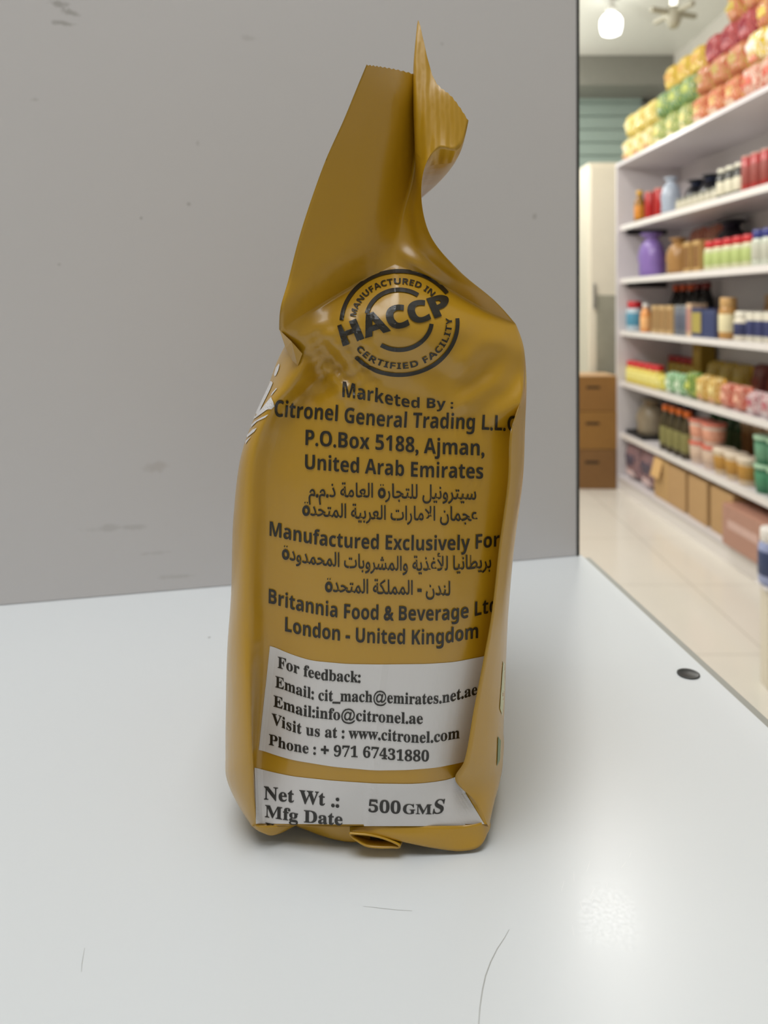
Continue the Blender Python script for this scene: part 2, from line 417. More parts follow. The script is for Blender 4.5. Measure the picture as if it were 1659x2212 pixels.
# crumples near the left notch and the shoulders, soft ripples in the film
def ripple(p, i, c):
    d = Vector((0, 0, 0))
    r = i / NV
    if NU*1 <= c <= NU*8 and iK0 < r < iK0 + 5:
        w = math.sin(math.pi * min(1, (r - iK0) / 5.0))
        d.y += 0.0006 * w * math.sin(p.x*330 + p.z*210) * math.sin(p.z*260 - p.x*120)
    if NU*1 < c < NU*4 and iK0 + 0.4 < r < iK0 + 3.6:
        w = math.sin(math.pi*(c-NU)/(3.0*NU)) * math.sin(math.pi*(r-iK0-0.4)/3.2)
        d.y += w * (0.0011*math.sin(p.x*620 + p.z*480 + 1.0) + 0.0007*math.sin(p.z*1150 - p.x*700))
    if NU*5 < c < NU*8 and iK0 + 0.5 < r < iK0 + 4.2:
        w = math.sin(math.pi*(c-5*NU)/(3.0*NU)) * math.sin(math.pi*(r-iK0-0.5)/3.7)
        d.y += w * 0.0012*math.sin(p.x*300 - p.z*420)
    if c == NU*4 and r > iK0 + 0.2: d.y -= 0.00035
    return p + d
fine = [[ripple(p, i, c) for c, p in enumerate(row)] for i, row in enumerate(fine)]
# serrated cut along the top row
for c in range(NC):
    if NU <= c < NU*8:
        s = (c % 2) * 0.0004
        fine[0][c] = fine[0][c] + Vector((0, 0, -s))
FR = len(fine)
BAG = Vector((0.0, 0.33, TOP))
bag = thing('pasta_bag', 'golden yellow gusseted plastic food bag standing upright on the white counter', 'bag', BAG)
def grid_part(name, r0, r1, c0, c1, m, parent=bag, wrap=False, close=False, thick=0.0):
    cols = list(range(c0, c1+1)) if not wrap else list(range(NC))
    vs = [fine[r][c % NC] - BAG for r in range(r0, r1+1) for c in cols]
    n = len(cols); fs = []
    for r in range(r1 - r0):
        for k in range(n if wrap else n-1):
            k2 = (k+1) % n
            fs.append((r*n+k, (r+1)*n+k, (r+1)*n+k2, r*n+k2))
    if close: fs.append(tuple((r1-r0)*n + k for k in range(n)))
    me = mesh(name, vs, fs, m, smooth=True)
    o = link(name, me, parent)
    return o
SEAL = NV * 3
body = grid_part('bag_body', SEAL, FR-1, 0, 0, M_film, wrap=True, close=True)
# crimped top seal: vertical ribs in its material
M_seal = M_film.copy(); M_seal.name = 'crimped_film'
nt = M_seal.node_tree; b_ = nt.nodes['Principled BSDF']
bb = [n for n in nt.nodes if n.type == 'BUMP'][0]
wv = nt.nodes.new('ShaderNodeTexWave'); wv.wave_type = 'BANDS'; wv.bands_direction = 'X'; wv.inputs['Scale'].default_value = 95; wv.inputs['Distortion'].default_value = 1.5
tc2 = [n for n in nt.nodes if n.type == 'TEX_COORD'][-1]
nt.links.new(tc2.outputs['Object'], wv.inputs['Vector'])
bb2 = nt.nodes.new('ShaderNodeBump'); bb2.inputs['Strength'].default_value = 0.35; bb2.inputs['Distance'].default_value = 0.0012
nt.links.new(wv.outputs['Fac'], bb2.inputs['Height']); nt.links.new(bb.outputs['Normal'], bb2.inputs['Normal'])
nt.links.new(bb2.outputs['Normal'], b_.inputs['Normal'])
seal = grid_part('top_seal', 0, SEAL, NU*4, NU*9, M_seal)
flap = grid_part('top_flap', 0, SEAL, NU*9, NC + NU*4, M_film)

# surfaces that carry the printing
def bvh(c0, c1, r0=0, r1=FR-1):
    vs = [fine[r][c % NC] for r in range(r0, r1+1) for c in range(c0, c1+1)]
    n = c1-c0+1
    fs = [(r*n+k, (r+1)*n+k, (r+1)*n+k+1, r*n+k+1) for r in range(r1-r0) for k in range(n-1)]
    return BVHTree.FromPolygons(vs, fs)
BV_face = bvh(NU*1, NU*7, NV*iK0, FR-1)
BV_mark = bvh(NU*1, NU*7, NV*(iK0-2), FR-1)
BV_low = bvh(NU*1, NU*8, NV*(names.index('L0')), FR-1)
BV_left = bvh(0, NU*2, NV*iK0, FR-1)
BV_right = bvh(NU*8, NU*9, NV*iK0, FR-1)
def stick(px, py, tree, off):
    o = Vector((0, 0, CZ)); d = Vector(((px-CX)/F, 1, -(py-CY)/F)).normalized()
    h = tree.ray_cast(o, d)
    if h[0] is None: return None
    n = h[1] if h[1].dot(d) < 0 else -h[1]
    return h[0] + n * off - d * off * 0.5
def print_mesh(name, pts, faces, tree, off, m, label=None, parent=bag):
    """pts in photograph pixels, laid on the film"""
    loc = [stick(x, y, tree, off) for x, y in pts]
    used = [f for f in faces if all(loc[i] is not None for i in f) and max((loc[i]-loc[f[0]]).length for i in f) < 0.012]
    idx = {}
    vs = []
    for f in used:
        for i in f:
            if i not in idx: idx[i] = len(vs); vs.append(loc[i] - BAG)
    o = link(name, mesh(name, vs, [tuple(idx[i] for i in f) for f in used], m, smooth=False), parent)
    if label: o['label'] = label
    return o
def chop(pts, faces, step=7.0):
    bm = bmesh.new(); vs = [bm.verts.new((x, y, 0)) for x, y in pts]
    for f in faces:
        try: bm.faces.new([vs[i] for i in f])
        except ValueError: pass
    xs = [p[0] for p in pts]; ys = [p[1] for p in pts]
    for ax, lo, hi in ((0, min(xs), max(xs)), (1, min(ys), max(ys))):
        v = math.floor(lo/step)*step + step
        while v < hi:
            pc = [0, 0, 0]; pc[ax] = v; pn = [0, 0, 0]; pn[ax] = 1
            bmesh.ops.bisect_plane(bm, geom=list(bm.verts)+list(bm.edges)+list(bm.faces), plane_co=pc, plane_no=pn, dist=1e-4)
            v += step
    bm.verts.index_update()
    P = [(v.co.x, v.co.y) for v in bm.verts]; Fc = [tuple(v.index for v in f.verts) for f in bm.faces]
    bm.free(); return P, Fc

# ---- lettering
def sans(s): return _alpha(s, 0x1D5D4, 0x1D7EC)
def serif(s): return _alpha(s, 0x1D400, 0x1D7CE)
def _alpha(s, base, dig):
    r = ''
    for ch in s:
        if 'A' <= ch <= 'Z': r += chr(base + ord(ch) - 65)
        elif 'a' <= ch <= 'z': r += chr(base + 26 + ord(ch) - 97)
        elif '0' <= ch <= '9': r += chr(dig + ord(ch) - 48)
        else: r += ch
    return r
ARAB = {'ا': (0xFE8D, 2), 'ب': (0xFE8F, 4), 'ة': (0xFE93, 2), 'ت': (0xFE95, 4), 'ج': (0xFE9D, 4), 'ح': (0xFEA1, 4), 'د': (0xFEA9, 2), 'ذ': (0xFEAB, 2),
        'ر': (0xFEAD, 2), 'س': (0xFEB1, 4), 'ش': (0xFEB5, 4), 'ط': (0xFEC1, 4), 'ع': (0xFEC9, 4), 'غ': (0xFECD, 4), 'ك': (0xFED9, 4), 'ل': (0xFEDD, 4),
        'م': (0xFEE1, 4), 'ن': (0xFEE5, 4), 'و': (0xFEED, 2), 'ي': (0xFEF1, 4), 'أ': (0xFE83, 2), '\u0001': (0xFEFB, 2), '\u0002': (0xFEF7, 2)}
def arabic(s):
    s = s.replace('لا', '\u0001').replace('لأ', '\u0002'); out = ''
    for i, ch in enumerate(s):
        if ch not in ARAB: out += ch; continue
        base, n = ARAB[ch]
        prev = i > 0 and s[i-1] in ARAB and ARAB[s[i-1]][1] == 4
        nxt = n == 4 and i+1 < len(s) and s[i+1] in ARAB
        k = 3 if prev and nxt else 1 if prev else 2 if nxt else 0
        if ch == 'ة' and k == 0: out += HEH; continue
        out += chr(base + k)
    return out[::-1]
HEH = 'o'                              # round letter that takes two dots
def _islands(n, faces):
    par = list(range(n))
    def find(a):
        while par[a] != a: par[a] = par[par[a]]; a = par[a]
        return a
    for f in faces:
        for i in f[1:]: par[find(i)] = find(f[0])
    return [find(i) for i in range(n)]
def _raw(s, off, marks):
    c = bpy.data.curves.new('lettering', 'FONT'); c.body = s; c.size = 1.0; c.resolution_u = 4; c.offset = off
    o = bpy.data.objects.new('lettering', c); COL.objects.link(o)
    for k in range(2): c.materials.append(None)
    for k, ch in enumerate(s): c.body_format[k].material_index = 1 if ch in marks else 0
    dg = bpy.context.evaluated_depsgraph_get()
    me = bpy.data.meshes.new_from_object(o.evaluated_get(dg))
    bm = bmesh.new(); bm.from_mesh(me); bmesh.ops.remove_doubles(bm, verts=bm.verts, dist=1e-5); bm.verts.index_update()
    P = [(v.co.x, v.co.y) for v in bm.verts]; Fc = [tuple(v.index for v in f.verts) for f in bm.faces]; mi = [f.material_index for f in bm.faces]; bm.free()
    bpy.data.objects.remove(o); bpy.data.curves.remove(c); bpy.data.meshes.remove(me)
    return P, Fc, mi
def glyphs(s, off=0.0):
    ar = any('\uFE80' <= ch <= '\uFEFF' for ch in s)
    P, Fc, mi = _raw(s, off, '.,:&-+_' + (HEH if ar else ''))
    if ar and HEH in s:                             # add the two dots over the round final letter
        isl = _islands(len(P), [f for f, m in zip(Fc, mi) if m]); g = {}
        for f, m in zip(Fc, mi):
            if m:
                for i in f: g.setdefault(isl[i], set()).add(i)
        for vs in g.values():
            if len(vs) < 10: continue
            x0 = min(P[i][0] for i in vs); x1 = max(P[i][0] for i in vs); y1 = max(P[i][1] for i in vs); r = 0.055
            if y1 < 0.35: continue
            for dx in (-1, 1):
                cx, cy = (x0+x1)/2 + dx*0.085, y1 + 0.16; b0 = len(P)
                P += [(cx-r, cy), (cx, cy-r), (cx+r, cy), (cx, cy+r)]; Fc.append((b0, b0+1, b0+2, b0+3))
    if any(m for m in mi) or ar:
        marks = '.,:&-+_' + (HEH if ar else '')
        P2, F2, m2 = _raw(s, off + 0.024, marks)
        Fc = [f for f, m in zip(Fc, mi + [0]*(len(Fc)-len(mi))) if not m]
        n0 = len(P); P = P + P2
        Fc += [tuple(i+n0 for i in f) for f, m in zip(F2, m2) if m]
        used = sorted({i for f in Fc for i in f}); ix = {v: k for k, v in enumerate(used)}
        P = [P[i] for i in used]; Fc = [tuple(ix[i] for i in f) for f in Fc]
    return P, Fc
def interp(pts, x):
    return float(np.interp(x, [p[0] for p in pts], [p[1] for p in pts]))
def smoothbase(pts):
    xs = np.array([p[0] for p in pts], float); ys = np.array([p[1] for p in pts], float)
    gx = np.linspace(xs[0]-10, xs[-1]+10, 120)
    gy = np.interp(gx, xs, ys)
    k = np.ones(9)/9; pad = np.pad(gy, 4, mode='edge'); gy2 = np.convolve(pad, k, 'valid')
    return list(zip(gx, gy2))
def line(name, s, x0, x1, base, em, tree=None, off=0.00022, m=None, shear=0.02, bold=0.0, rot=0.0):
    """one printed line; em: font size in px, a number or [(x, em)]"""
    P, Fc = glyphs(s, bold)
    lo = min(p[0] for p in P); hi = max(p[0] for p in P)
    bs_ = smoothbase(base); ems = em if isinstance(em, list) else [(x0, em)]
    Q = []
    for gx, gy in P:
        x = x0 + (gx-lo)/(hi-lo)*(x1-x0); e = interp(ems, x)
        y = interp(bs_, x) - gy*e
        Q.append((x + gy*e*shear + rot*gy*e, y))
    Q, Fc = chop(Q, Fc)
    return print_mesh(name, Q, Fc, tree or BV_face, off, m or M_ink)

def area_print(name, topc, botc, left, right, tree, off, m, nx=70, ny=24, label=None):
    tb, bb_ = smoothbase(topc), smoothbase(botc); P, Fc = [], []
    for j in range(ny+1):
        v = j/ny; xa = left[0]*(1-v) + left[1]*v; xb = right[0]*(1-v) + right[1]*v
        for i in range(nx+1):
            x = xa + (xb-xa)*i/nx
            # follow the two border curves at the matching place along them
            u = i/nx
            yt = interp(tb, left[0] + (right[0]-left[0])*u); yb = interp(bb_, left[1] + (right[1]-left[1])*u)
            P.append((x, yt*(1-v) + yb*v))
    for j in range(ny):
        for i in range(nx):
            a = j*(nx+1)+i; Fc.append((a, a+nx+1, a+nx+2, a+1))
    return print_mesh(name, P, Fc, tree, off, m, label)

panel1 = area_print('contact_panel', [(583,1393),(628,1413),(673,1427),(750,1434),(823,1435),(920,1434),(981,1430),(1047,1417),(1062,1413)],
           [(559,1618),(595,1631),(634,1642),(720,1656),(808,1664),(880,1663),(943,1658),(1001,1646),(1020,1640)], (583,559), (1058,1016), BV_face, 0.00012, M_white, label='white contact panel printed on the lower half of the bag')
panel2 = area_print('weight_panel', [(549,1657),(585,1667),(634,1677),(720,1686),(810,1692),(890,1693),(930,1690),(974,1683),(990,1674)],
           [(552,1784),(1050,1784)], (549,553), (985,1049), BV_low, 0.00012, M_white, label='white weight panel cut off by the bottom fold')

T_SANS = 0.714
def em(cap): return cap/0.714
line('printed_line', sans('Marketed By :'), 740, 979, [(741,857),(800,866),(851,876),(893,881),(980,882)], [(740,em(33)),(800,em(30)),(850,em(27)),(895,em(22)),(979,em(20))])
line('printed_line', sans('Citronel General Trading L.L.C'), 592, 1114, [(592,899),(640,903),(718,908),(760,915),(850,923),(905,924),(1040,928),(1124,931)], [(592,em(36)),(640,em(33)),(1124,em(32))], shear=0.06)
line('printed_line', sans('P.O.Box 5188, Ajman,'), 660, 1046, [(663,961),(740,967),(825,972),(930,980),(1045,984)], em(33))
line('printed_line', sans('United Arab Emirates'), 659, 1043, [(660,1013),(765,1021),(895,1030),(1043,1034)], em(32))
line('printed_line', arabic('سيترونيل للتجارة العامة ذ.م.م'), 667, 1028, [(667,1073),(800,1074),(900,1077),(1028,1079)], 43, bold=0.012)
line('printed_line', arabic('عجمان الامارات العربية المتحدة'), 653, 1031, [(653,1112),(750,1119),(850,1123),(1031,1125)], 43, bold=0.012)
line('printed_line', sans('Manufactured Exclusively For'), 582, 1078, [(583,1156),(640,1169),(700,1179),(760,1184),(810,1186),(900,1189),(1000,1188),(1035,1185),(1078,1179)], em(31))
line('printed_line', arabic('بريطانيا للأغذية والمشروبات المحمدودة'), 609, 1060, [(609,1205),(660,1217),(740,1225),(850,1232),(960,1232),(1060,1226)], 43, bold=0.012)
line('printed_line', arabic('لندن - المملكة المتحدة'), 702, 972, [(702,1277),(800,1282),(972,1286)], 43, bold=0.012)
line('printed_line', sans('Britannia Food & Beverage Ltd'), 580, 1073, [(580,1301),(630,1316),(680,1326),(715,1332),(760,1337),(870,1340),(960,1340),(1015,1334),(1030,1329),(1078,1319)], em(31))
line('printed_line', sans('London - United Kingdom'), 616, 1032, [(616,1362),(660,1374),(735,1384),(800,1389),(900,1392),(960,1390),(1032,1377)], em(31))
SM = 0.00024
def es(cap): return cap/0.66
line('printed_line', serif('For feedback:'), 600, 779, [(600,1441),(637,1452),(652,1459),(700,1469),(779,1474)], es(23), off=SM, bold=0.008)
line('printed_line', serif('Email: cit_mach@emirates.net.ae'), 595, 1030, [(596,1482),(657,1505),(690,1513),(800,1516),(900,1521),(960,1518),(985,1512),(1036,1497)], es(23), off=SM, bold=0.008)
line('printed_line', serif('Email:info@citronel.ae'), 591, 913, [(591,1524),(658,1547),(720,1554),(800,1558),(870,1562),(913,1563)], es(23), off=SM, bold=0.008)
line('printed_line', serif('Visit us at : www.citronel.com'), 587, 992, [(590,1563),(640,1583),(680,1590),(720,1593),(800,1596),(900,1604),(940,1603),(992,1593)], es(23), off=SM, bold=0.008)
line('printed_line', serif('Phone : + 971 67431880'), 581, 926, [(582,1607),(620,1619),(662,1627),(720,1633),(800,1636),(870,1643),(926,1644)], es(22), off=SM, bold=0.008)
line('printed_line', serif('Net Wt .:'), 570, 733, [(571,1726),(635,1733),(700,1739),(733,1743)], es(27), off=SM, tree=BV_low, bold=0.008)
line('printed_line', serif('500'), 796, 865, [(796,1753),(865,1757)], es(25), off=SM, tree=BV_low, bold=0.008)
line('printed_line', serif('GM'), 870, 932, [(870,1757),(932,1758)], es(20), off=SM, tree=BV_low, bold=0.008)
line('printed_line', serif('S'), 934, 956, [(934,1757),(956,1756)], es(29), off=SM, tree=BV_low, shear=0.2, bold=0.008)
line('printed_line', serif('Mfg Date'), 572, 740, [(572,1764),(640,1774),(740,1782)], es(25), off=SM, tree=BV_low, bold=0.008)
line('printed_line', serif('E'), 573, 594, [(573,1802),(594,1806)], es(25), off=SM, tree=BV_low, bold=0.008)

# ---- round certification mark
def ring(cx, cy, rx, ry, th, a0, a1, n=60, tilt=0.0):
    P, Fc = [], []
    for i in range(n+1):
        a = math.radians(a0 + (a1-a0)*i/n)
        for r in (0, 0.5, 1):
            P.append((cx + (rx - th*r)*math.cos(a), cy - (ry - th*r)*math.sin(a)))
        if i:
            q = 3*i
            Fc += [(q-3, q-2, q+1, q), (q-2, q-1, q+2, q+1)]
    return P, Fc
stamp = link('certification_mark', mesh('certification_mark', [], [], M_ink), bag)
SX, SY = 863, 698
def spart(name, P, Fc):
    o = print_mesh(name, P, Fc, BV_mark, 0.00025, M_ink, parent=stamp); return o
for a0, a1 in ((35, 177), (221, 365)):
    P, Fc = ring(SX, SY, 129, 116, 8.5, a0, a1); spart('outer_ring', P, Fc)
for a0, a1 in ((55, 168), (237, 352)):
    P, Fc = ring(SX-1, SY-7, 75, 69, 9, a0, a1); spart('inner_ring', P, Fc)
def arc_text(s, cx, cy, rx, ry, a0, a1, size, inner, bold=0.0):
    P, Fc = glyphs(s, bold); lo = min(p[0] for p in P); hi = max(p[0] for p in P); Q = []
    for gx, gy in P:
        a = math.radians(a0 + (a1-a0)*(gx-lo)/(hi-lo)); d = gy*size
        d = -d if inner else d
        Q.append((cx + (rx+d)*math.cos(a), cy - (ry+d)*math.sin(a)))
    Q, Fc = chop(Q, Fc, 5.0); spart('ring_lettering', Q, Fc)
arc_text(sans('MANUFACTURED IN'), SX-1, SY-2, 94, 82, 172, 42, 17.5, False)
arc_text(sans('CERTIFIED FACILITY'), SX, SY, 113, 99, 214, 367, 18.5, True)
P, Fc = glyphs('HACCP' and sans('HACCP'), 0.03)
lo = min(p[0] for p in P); hi = max(p[0] for p in P)
path = [(740, 746), (790, 729), (840, 714), (890, 701), (935, 688), (982, 671)]
Q = []
for gx, gy in P:
    t = (gx-lo)/(hi-lo); x = 740 + (978-740)*t
    y = interp(path, x); sl = math.atan2(interp(path, x+8) - interp(path, x-8), 16.0) - 0.08
    e = 62 * (1 - 0.06*math.cos(2*math.pi*t)); Q.append((x + math.sin(sl)*-1*gy*e*-1, y - math.cos(sl)*gy*e))
Q, Fc = chop(Q, Fc, 5.0); spart('centre_lettering', Q, Fc)

# ---- white brush lettering wrapping round to the front of the bag
def poly_print(name, polys, tree, m, off=0.00022, sc=(540, 740, 0.1326)):
    P, Fc = [], []
    for pl in polys:
        b0 = len(P); P += [(sc[0]+x*sc[2], sc[1]+y*sc[2]) for x, y in pl]; Fc.append(tuple(range(b0, b0+len(pl))))
    bm = bmesh.new(); vs = [bm.verts.new((x, y, 0)) for x, y in P]
    for f in Fc: bm.faces.new([vs[i] for i in f])
    bmesh.ops.triangulate(bm, faces=bm.faces); bm.verts.index_update()
    Fc = [tuple(v.index for v in f.verts) for f in bm.faces]; bm.free()
    P, Fc = chop(P, Fc, 4.0)
    return print_mesh(name, P, Fc, tree, off, m)
poly_print('printed_lettering', [
    [(480,345),(490,365),(470,450),(430,540),(405,550),(398,520),(430,410)],
    [(335,600),(380,660),(330,780),(200,1040),(130,1190),(60,1262),(100,1150),(190,960),(320,680)],
    [(350,890),(390,985),(340,1045),(400,1035),(350,1085),(290,1090),(100,1230),(25,1290),(100,1200),(250,1010),(300,950)],
    [(450,750),(360,860),(345,870),(370,820),(430,750)],
    [(300,1170),(260,1220),(120,1290),(40,1370),(-20,1450),(-20,1400),(80,1290),(200,1220)],
    [(120,1390),(80,1450),(-40,1550),(-40,1510),(50,1420)],
    [(25,1530),(-70,1660),(-60,1600)],
], BV_left, M_white)['label'] = 'white brushed lettering on the left side of the bag'
poly_print('printed_picture', [[(1086,1428),(1092,1440),(1088,1500),(1084,1545),(1079,1530),(1083,1470)]], BV_right, mat('pale_print', (0.80, 0.80, 0.62), 0.35), sc=(0, 0, 1))
poly_print('printed_picture', [[(1075,1590),(1081,1600),(1079,1640),(1073,1655)]], BV_right, mat('green_print', (0.42, 0.52, 0.32), 0.35), sc=(0, 0, 1))

# ---- folded bottom: left lip, rear strip, right lobe and the rolled fin
def strip(name, rows, m, sub=6, parent=bag, solid=0.0006):
    """rows: lists of (px, py, cm) from top to bottom; all the same length"""
    R = [[W(x, y, d/100.0) for x, y, d in r] for r in rows]
    def dens(L, n):
        out = []
        for i in range(len(L)-1):
            a = L[i-1] if i else None; d = L[i+2] if i+2 < len(L) else None
            for k in range(n): out.append(cr_seg(a, L[i], L[i+1], d, k/n))
        out.append(L[-1]); return out
    R = [dens(r, sub) for r in R]
    Ct = list(zip(*R)); Ct = [dens(list(c), 4) for c in Ct]; R = list(zip(*Ct))
    n = len(R[0]); vs = [Vector((p.x, p.y, max(p.z, TOP+0.0004))) - BAG for r in R for p in r]
    fs = [(r*n+k, (r+1)*n+k, (r+1)*n+k+1, r*n+k+1) for r in range(len(R)-1) for k in range(n-1)]
    o = link(name, mesh(name, vs, fs, m, smooth=True), parent)
    md = o.modifiers.new('thickness', 'SOLIDIFY'); md.thickness = solid*0.5; md.offset = 0
    return o
strip('bottom_fold', [
    [(540,1776,27.2),(556,1783,26.75),(585,1784,26.8),(612,1783,27.0),(640,1782,27.3)],
    [(545,1784,27.2),(562,1795,26.8),(584,1798,26.85),(607,1793,27.0),(634,1785,27.3)],
    [(556,1790,27.2),(568,1798,26.9),(584,1804,26.9),(606,1799,27.1),(630,1787,27.4)]], M_film)
strip('bottom_fold', [
    [(640,1783,27.3),(680,1783,27.1),(720,1783,26.9),(765,1783,26.8),(800,1784,26.8)],
    [(648,1787,27.4),(685,1795,27.2),(720,1803,27.0),(760,1806,26.9),(800,1804,26.9)],
    [(660,1791,27.5),(690,1803,27.3),(720,1812,27.1),(755,1818,27.0),(800,1816,27.0)]], M_film)
strip('bottom_fold', [
    [(756,1786,26.7),(800,1784,26.5),(870,1784,26.5),(940,1784,26.6),(1000,1783,26.8),(1036,1778,26.8),(1056,1768,27.2)],
    [(756,1793,26.6),(800,1793,26.45),(870,1803,26.4),(940,1812,26.5),(1000,1812,26.7),(1040,1802,26.8),(1059,1785,27.2)],
    [(756,1797,26.55),(800,1802,26.4),(870,1818,26.4),(940,1832,26.5),(1000,1838,26.6),(1036,1828,26.7),(1052,1800,27.0)]], M_film)
# rolled fin: flattened tube, open end towards the camera
lp = [(754,1799),(770,1799),(800,1802),(835,1811),(864,1826),(864,1832),(845,1833),(815,1833),(789,1829),(766,1815),(755,1806)]
lp_t = [(775,1796),(792,1795),(820,1797),(850,1806),(874,1820),(874,1824),(855,1826),(830,1826),(806,1822),(786,1812),(776,1803)]
def closed(L, d, n=5):
    P = [W(x, y, d/100.0) for x, y in L]; m = len(P); out = []
    for i in range(m):
        for k in range(n): out.append(cr_seg(P[i-1], P[i], P[(i+1) % m], P[(i+2) % m], k/n))
    return out
ra, rb_ = closed(lp, 26.3), closed(lp_t, 27.4)
vs = [Vector((p.x, p.y, max(p.z, TOP+0.0006))) - BAG for p in ra + rb_]; n = len(ra)
fin = link('fin_seal', mesh('fin_seal', vs, [(k, (k+1) % n, n+(k+1) % n, n+k) for k in range(n)], M_film, smooth=True), bag)
md = fin.modifiers.new('thickness', 'SOLIDIFY'); md.thickness = 0.0006; md.offset = -1
fin['label'] = 'rolled end of the seam under the bag'
# small creased tab at the left notch
tabv = [W(604,713,26.3/100), W(630,738,26.6/100), W(653,764,26.75/100), W(643,791,26.9/100), W(632,780,27.3/100), W(617,752,27.2/100)]
link('creased_tab', mesh('creased_tab', [v - BAG for v in tabv], [(0,1,5), (1,2,3), (1,3,4), (1,4,5)], M_film), bag)

# ------------------------------------------------------------------ shelving unit on the right
OX, OY = 1.381, 4.58
RV = Vector((0.0505, -0.9987, 0)); NVv = Vector((0.9987, 0.0505, 0))
RZ = math.atan2(RV.y, RV.x)
LEN, DEP = 2.6, 0.40
LV = [1.93, 1.560, 1.247, 0.940, 0.640, 0.335, 0.085]     # tops of the boards
M_shelf = mat('shelf_laminate', (0.83, 0.81, 0.82), 0.35, var=0.02)
M_rail = mat('shelf_edge', (0.90, 0.88, 0.87), 0.3)
unit = thing('shelving_unit', 'tall white shop shelving unit along the right wall', 'shelves', (OX, OY, 0), RZ)
def ub(name, a0, a1, b0, b1, z0, z1, m=M_shelf, bev=0.0):
    return box(name, ((a0+a1)/2, (b0+b1)/2, (z0+z1)/2), (a1-a0, b1-b0, z1-z0), m, unit, bev)
ub('side_panel', 0.0, 0.02, 0, DEP, 0, LV[0]-0.02)
ub('side_panel', LEN-0.02, LEN, 0, DEP, 0, LV[0]-0.02)
ub('back_panel', 0.02, LEN-0.02, DEP-0.012, DEP, 0.08, LV[0]-0.02)
ub('top_board', 0, LEN, -0.002, DEP, LV[0]-0.02, LV[0])
for z in LV[1:6]:
    sh = ub('shelf', 0.02, 1.69, 0.03, DEP-0.012, z-0.018, z)
    r_ = box('edge_strip', ((0.02+1.69)/2, 0.026, z-0.012), (1.67, 0.008, 0.030), M_rail, sh)
    ub('shelf', 1.71, LEN-0.02, 0.03, DEP-0.012, z-0.018, z)
ub('upright', 1.69, 1.71, 0.10, DEP-0.012, LV[6], LV[0]-0.02)
ub('base_board', 0.02, LEN-0.02, 0.004, DEP-0.012, LV[6]-0.018, LV[6])
ub('plinth', 0.02, LEN-0.02, 0.012, 0.03, 0, LV[6]-0.018, M_rail)
M_brk = mat('bracket_black', (0.12, 0.12, 0.13), 0.5)
for z in (LV[1], LV[2]):
    ub('bracket', 0.021, 0.030, 0.06, 0.30, z-0.05, z-0.018, M_brk)

def a_of(px, b):
    k = (px - CX) / F
    return (k*(OY + b*NVv.y) - (OX + b*NVv.x)) / (RV.x - k*RV.y)
def spot(px, b, z):
    a = a_of(px, b); p = Vector((OX, OY, 0)) + RV*a + NVv*b; return Vector((p.x, p.y, z))
def spot_a(a, b, z):
    p = Vector((OX, OY, 0)) + RV*a + NVv*b; return Vector((p.x, p.y, z))

ci = [0]
def C(rgb, rough=0.4, coat=0.0, trans=0.0):
    nm = 'paint_%02x%02x%02x_%d' % (int(rgb[0]*255), int(rgb[1]*255), int(rgb[2]*255), int(rough*100))
    return mat(nm, rgb, rough, coat=coat, var=0.06, vscale=30.0)
def CS(c1, c2, scale=38.0):
    nm = 'striped_%02x%02x%02x_%02x%02x%02x' % tuple(int(v*255) for v in c1 + c2)
    if nm in MATS: return MATS[nm]
    m = mat(nm, c1, 0.2, coat=0.4); nt = m.node_tree; b = nt.nodes['Principled BSDF']
    tc = [n for n in nt.nodes if n.type == 'TEX_COORD'][0]
    w = nt.nodes.new('ShaderNodeTexWave'); w.bands_direction = 'X'; w.inputs['Scale'].default_value = scale; w.inputs['Distortion'].default_value = 6.0; w.inputs['Detail Scale'].default_value = 1.5
    r = nt.nodes.new('ShaderNodeMapRange'); r.inputs['From Min'].default_value = 0.62; r.inputs['From Max'].default_value = 0.82
    x = nt.nodes.new('ShaderNodeMix'); x.data_type = 'RGBA'; x.inputs[6].default_value = lin(c1) + (1,); x.inputs[7].default_value = lin(c2) + (1,)
    nt.links.new(tc.outputs['Object'], w.inputs['Vector']); nt.links.new(w.outputs['Fac'], r.inputs['Value']); nt.links.new(r.outputs[0], x.inputs[0]); nt.links.new(x.outputs[2], b.inputs['Base Color'])
    bp = nt.nodes.new('ShaderNodeBump'); bp.inputs['Strength'].default_value = 0.6; bp.inputs['Distance'].default_value = 0.006
    nt.links.new(w.outputs['Fac'], bp.inputs['Height']); nt.links.new(bp.outputs['Normal'], b.inputs['Normal'])
    return m
# ---- kinds of goods (x along the shelf, -y faces the aisle)
def bottle(t, h, r, body, cap, lab, capw=0.55, shoulder=0.68):
    lathe('bottle_body', [(r*0.9, 0), (r, h*0.02), (r, h*shoulder*0.86), (r*0.92, h*shoulder), (r*capw*0.95, h*(shoulder+0.14)), (r*capw*0.9, h*0.88)], C(body, 0.25), t, 18)
    c = lathe('cap', [(r*capw, h*0.87), (r*capw*1.05, h*0.88), (r*capw*1.05, h*0.985), (r*capw*0.95, h)], C(cap, 0.35), t, 16)
    if lab: lathe('paper_label', [(r*1.01, h*0.14), (r*1.018, h*0.145), (r*1.018, h*shoulder*0.78), (r*1.01, h*shoulder*0.785)], C(lab, 0.5), t, 18, caps=False)
def can(t, h, r, body, lid, lab=None):
    lathe('can_body', [(r*0.94, 0), (r, h*0.02), (r, h*0.95), (r*0.95, h*0.975)], C(body, 0.3), t, 18)
    lathe('can_lid', [(r*0.97, h*0.97), (r*1.0, h*0.975), (r*1.0, h), (r*0.93, h), (r*0.92, h*0.985)], C(lid, 0.3), t, 18)
    if lab: lathe('paper_label', [(r*1.01, h*0.2), (r*1.015, h*0.205), (r*1.015, h*0.7), (r*1.01, h*0.705)], C(lab, 0.5), t, 18, caps=False)
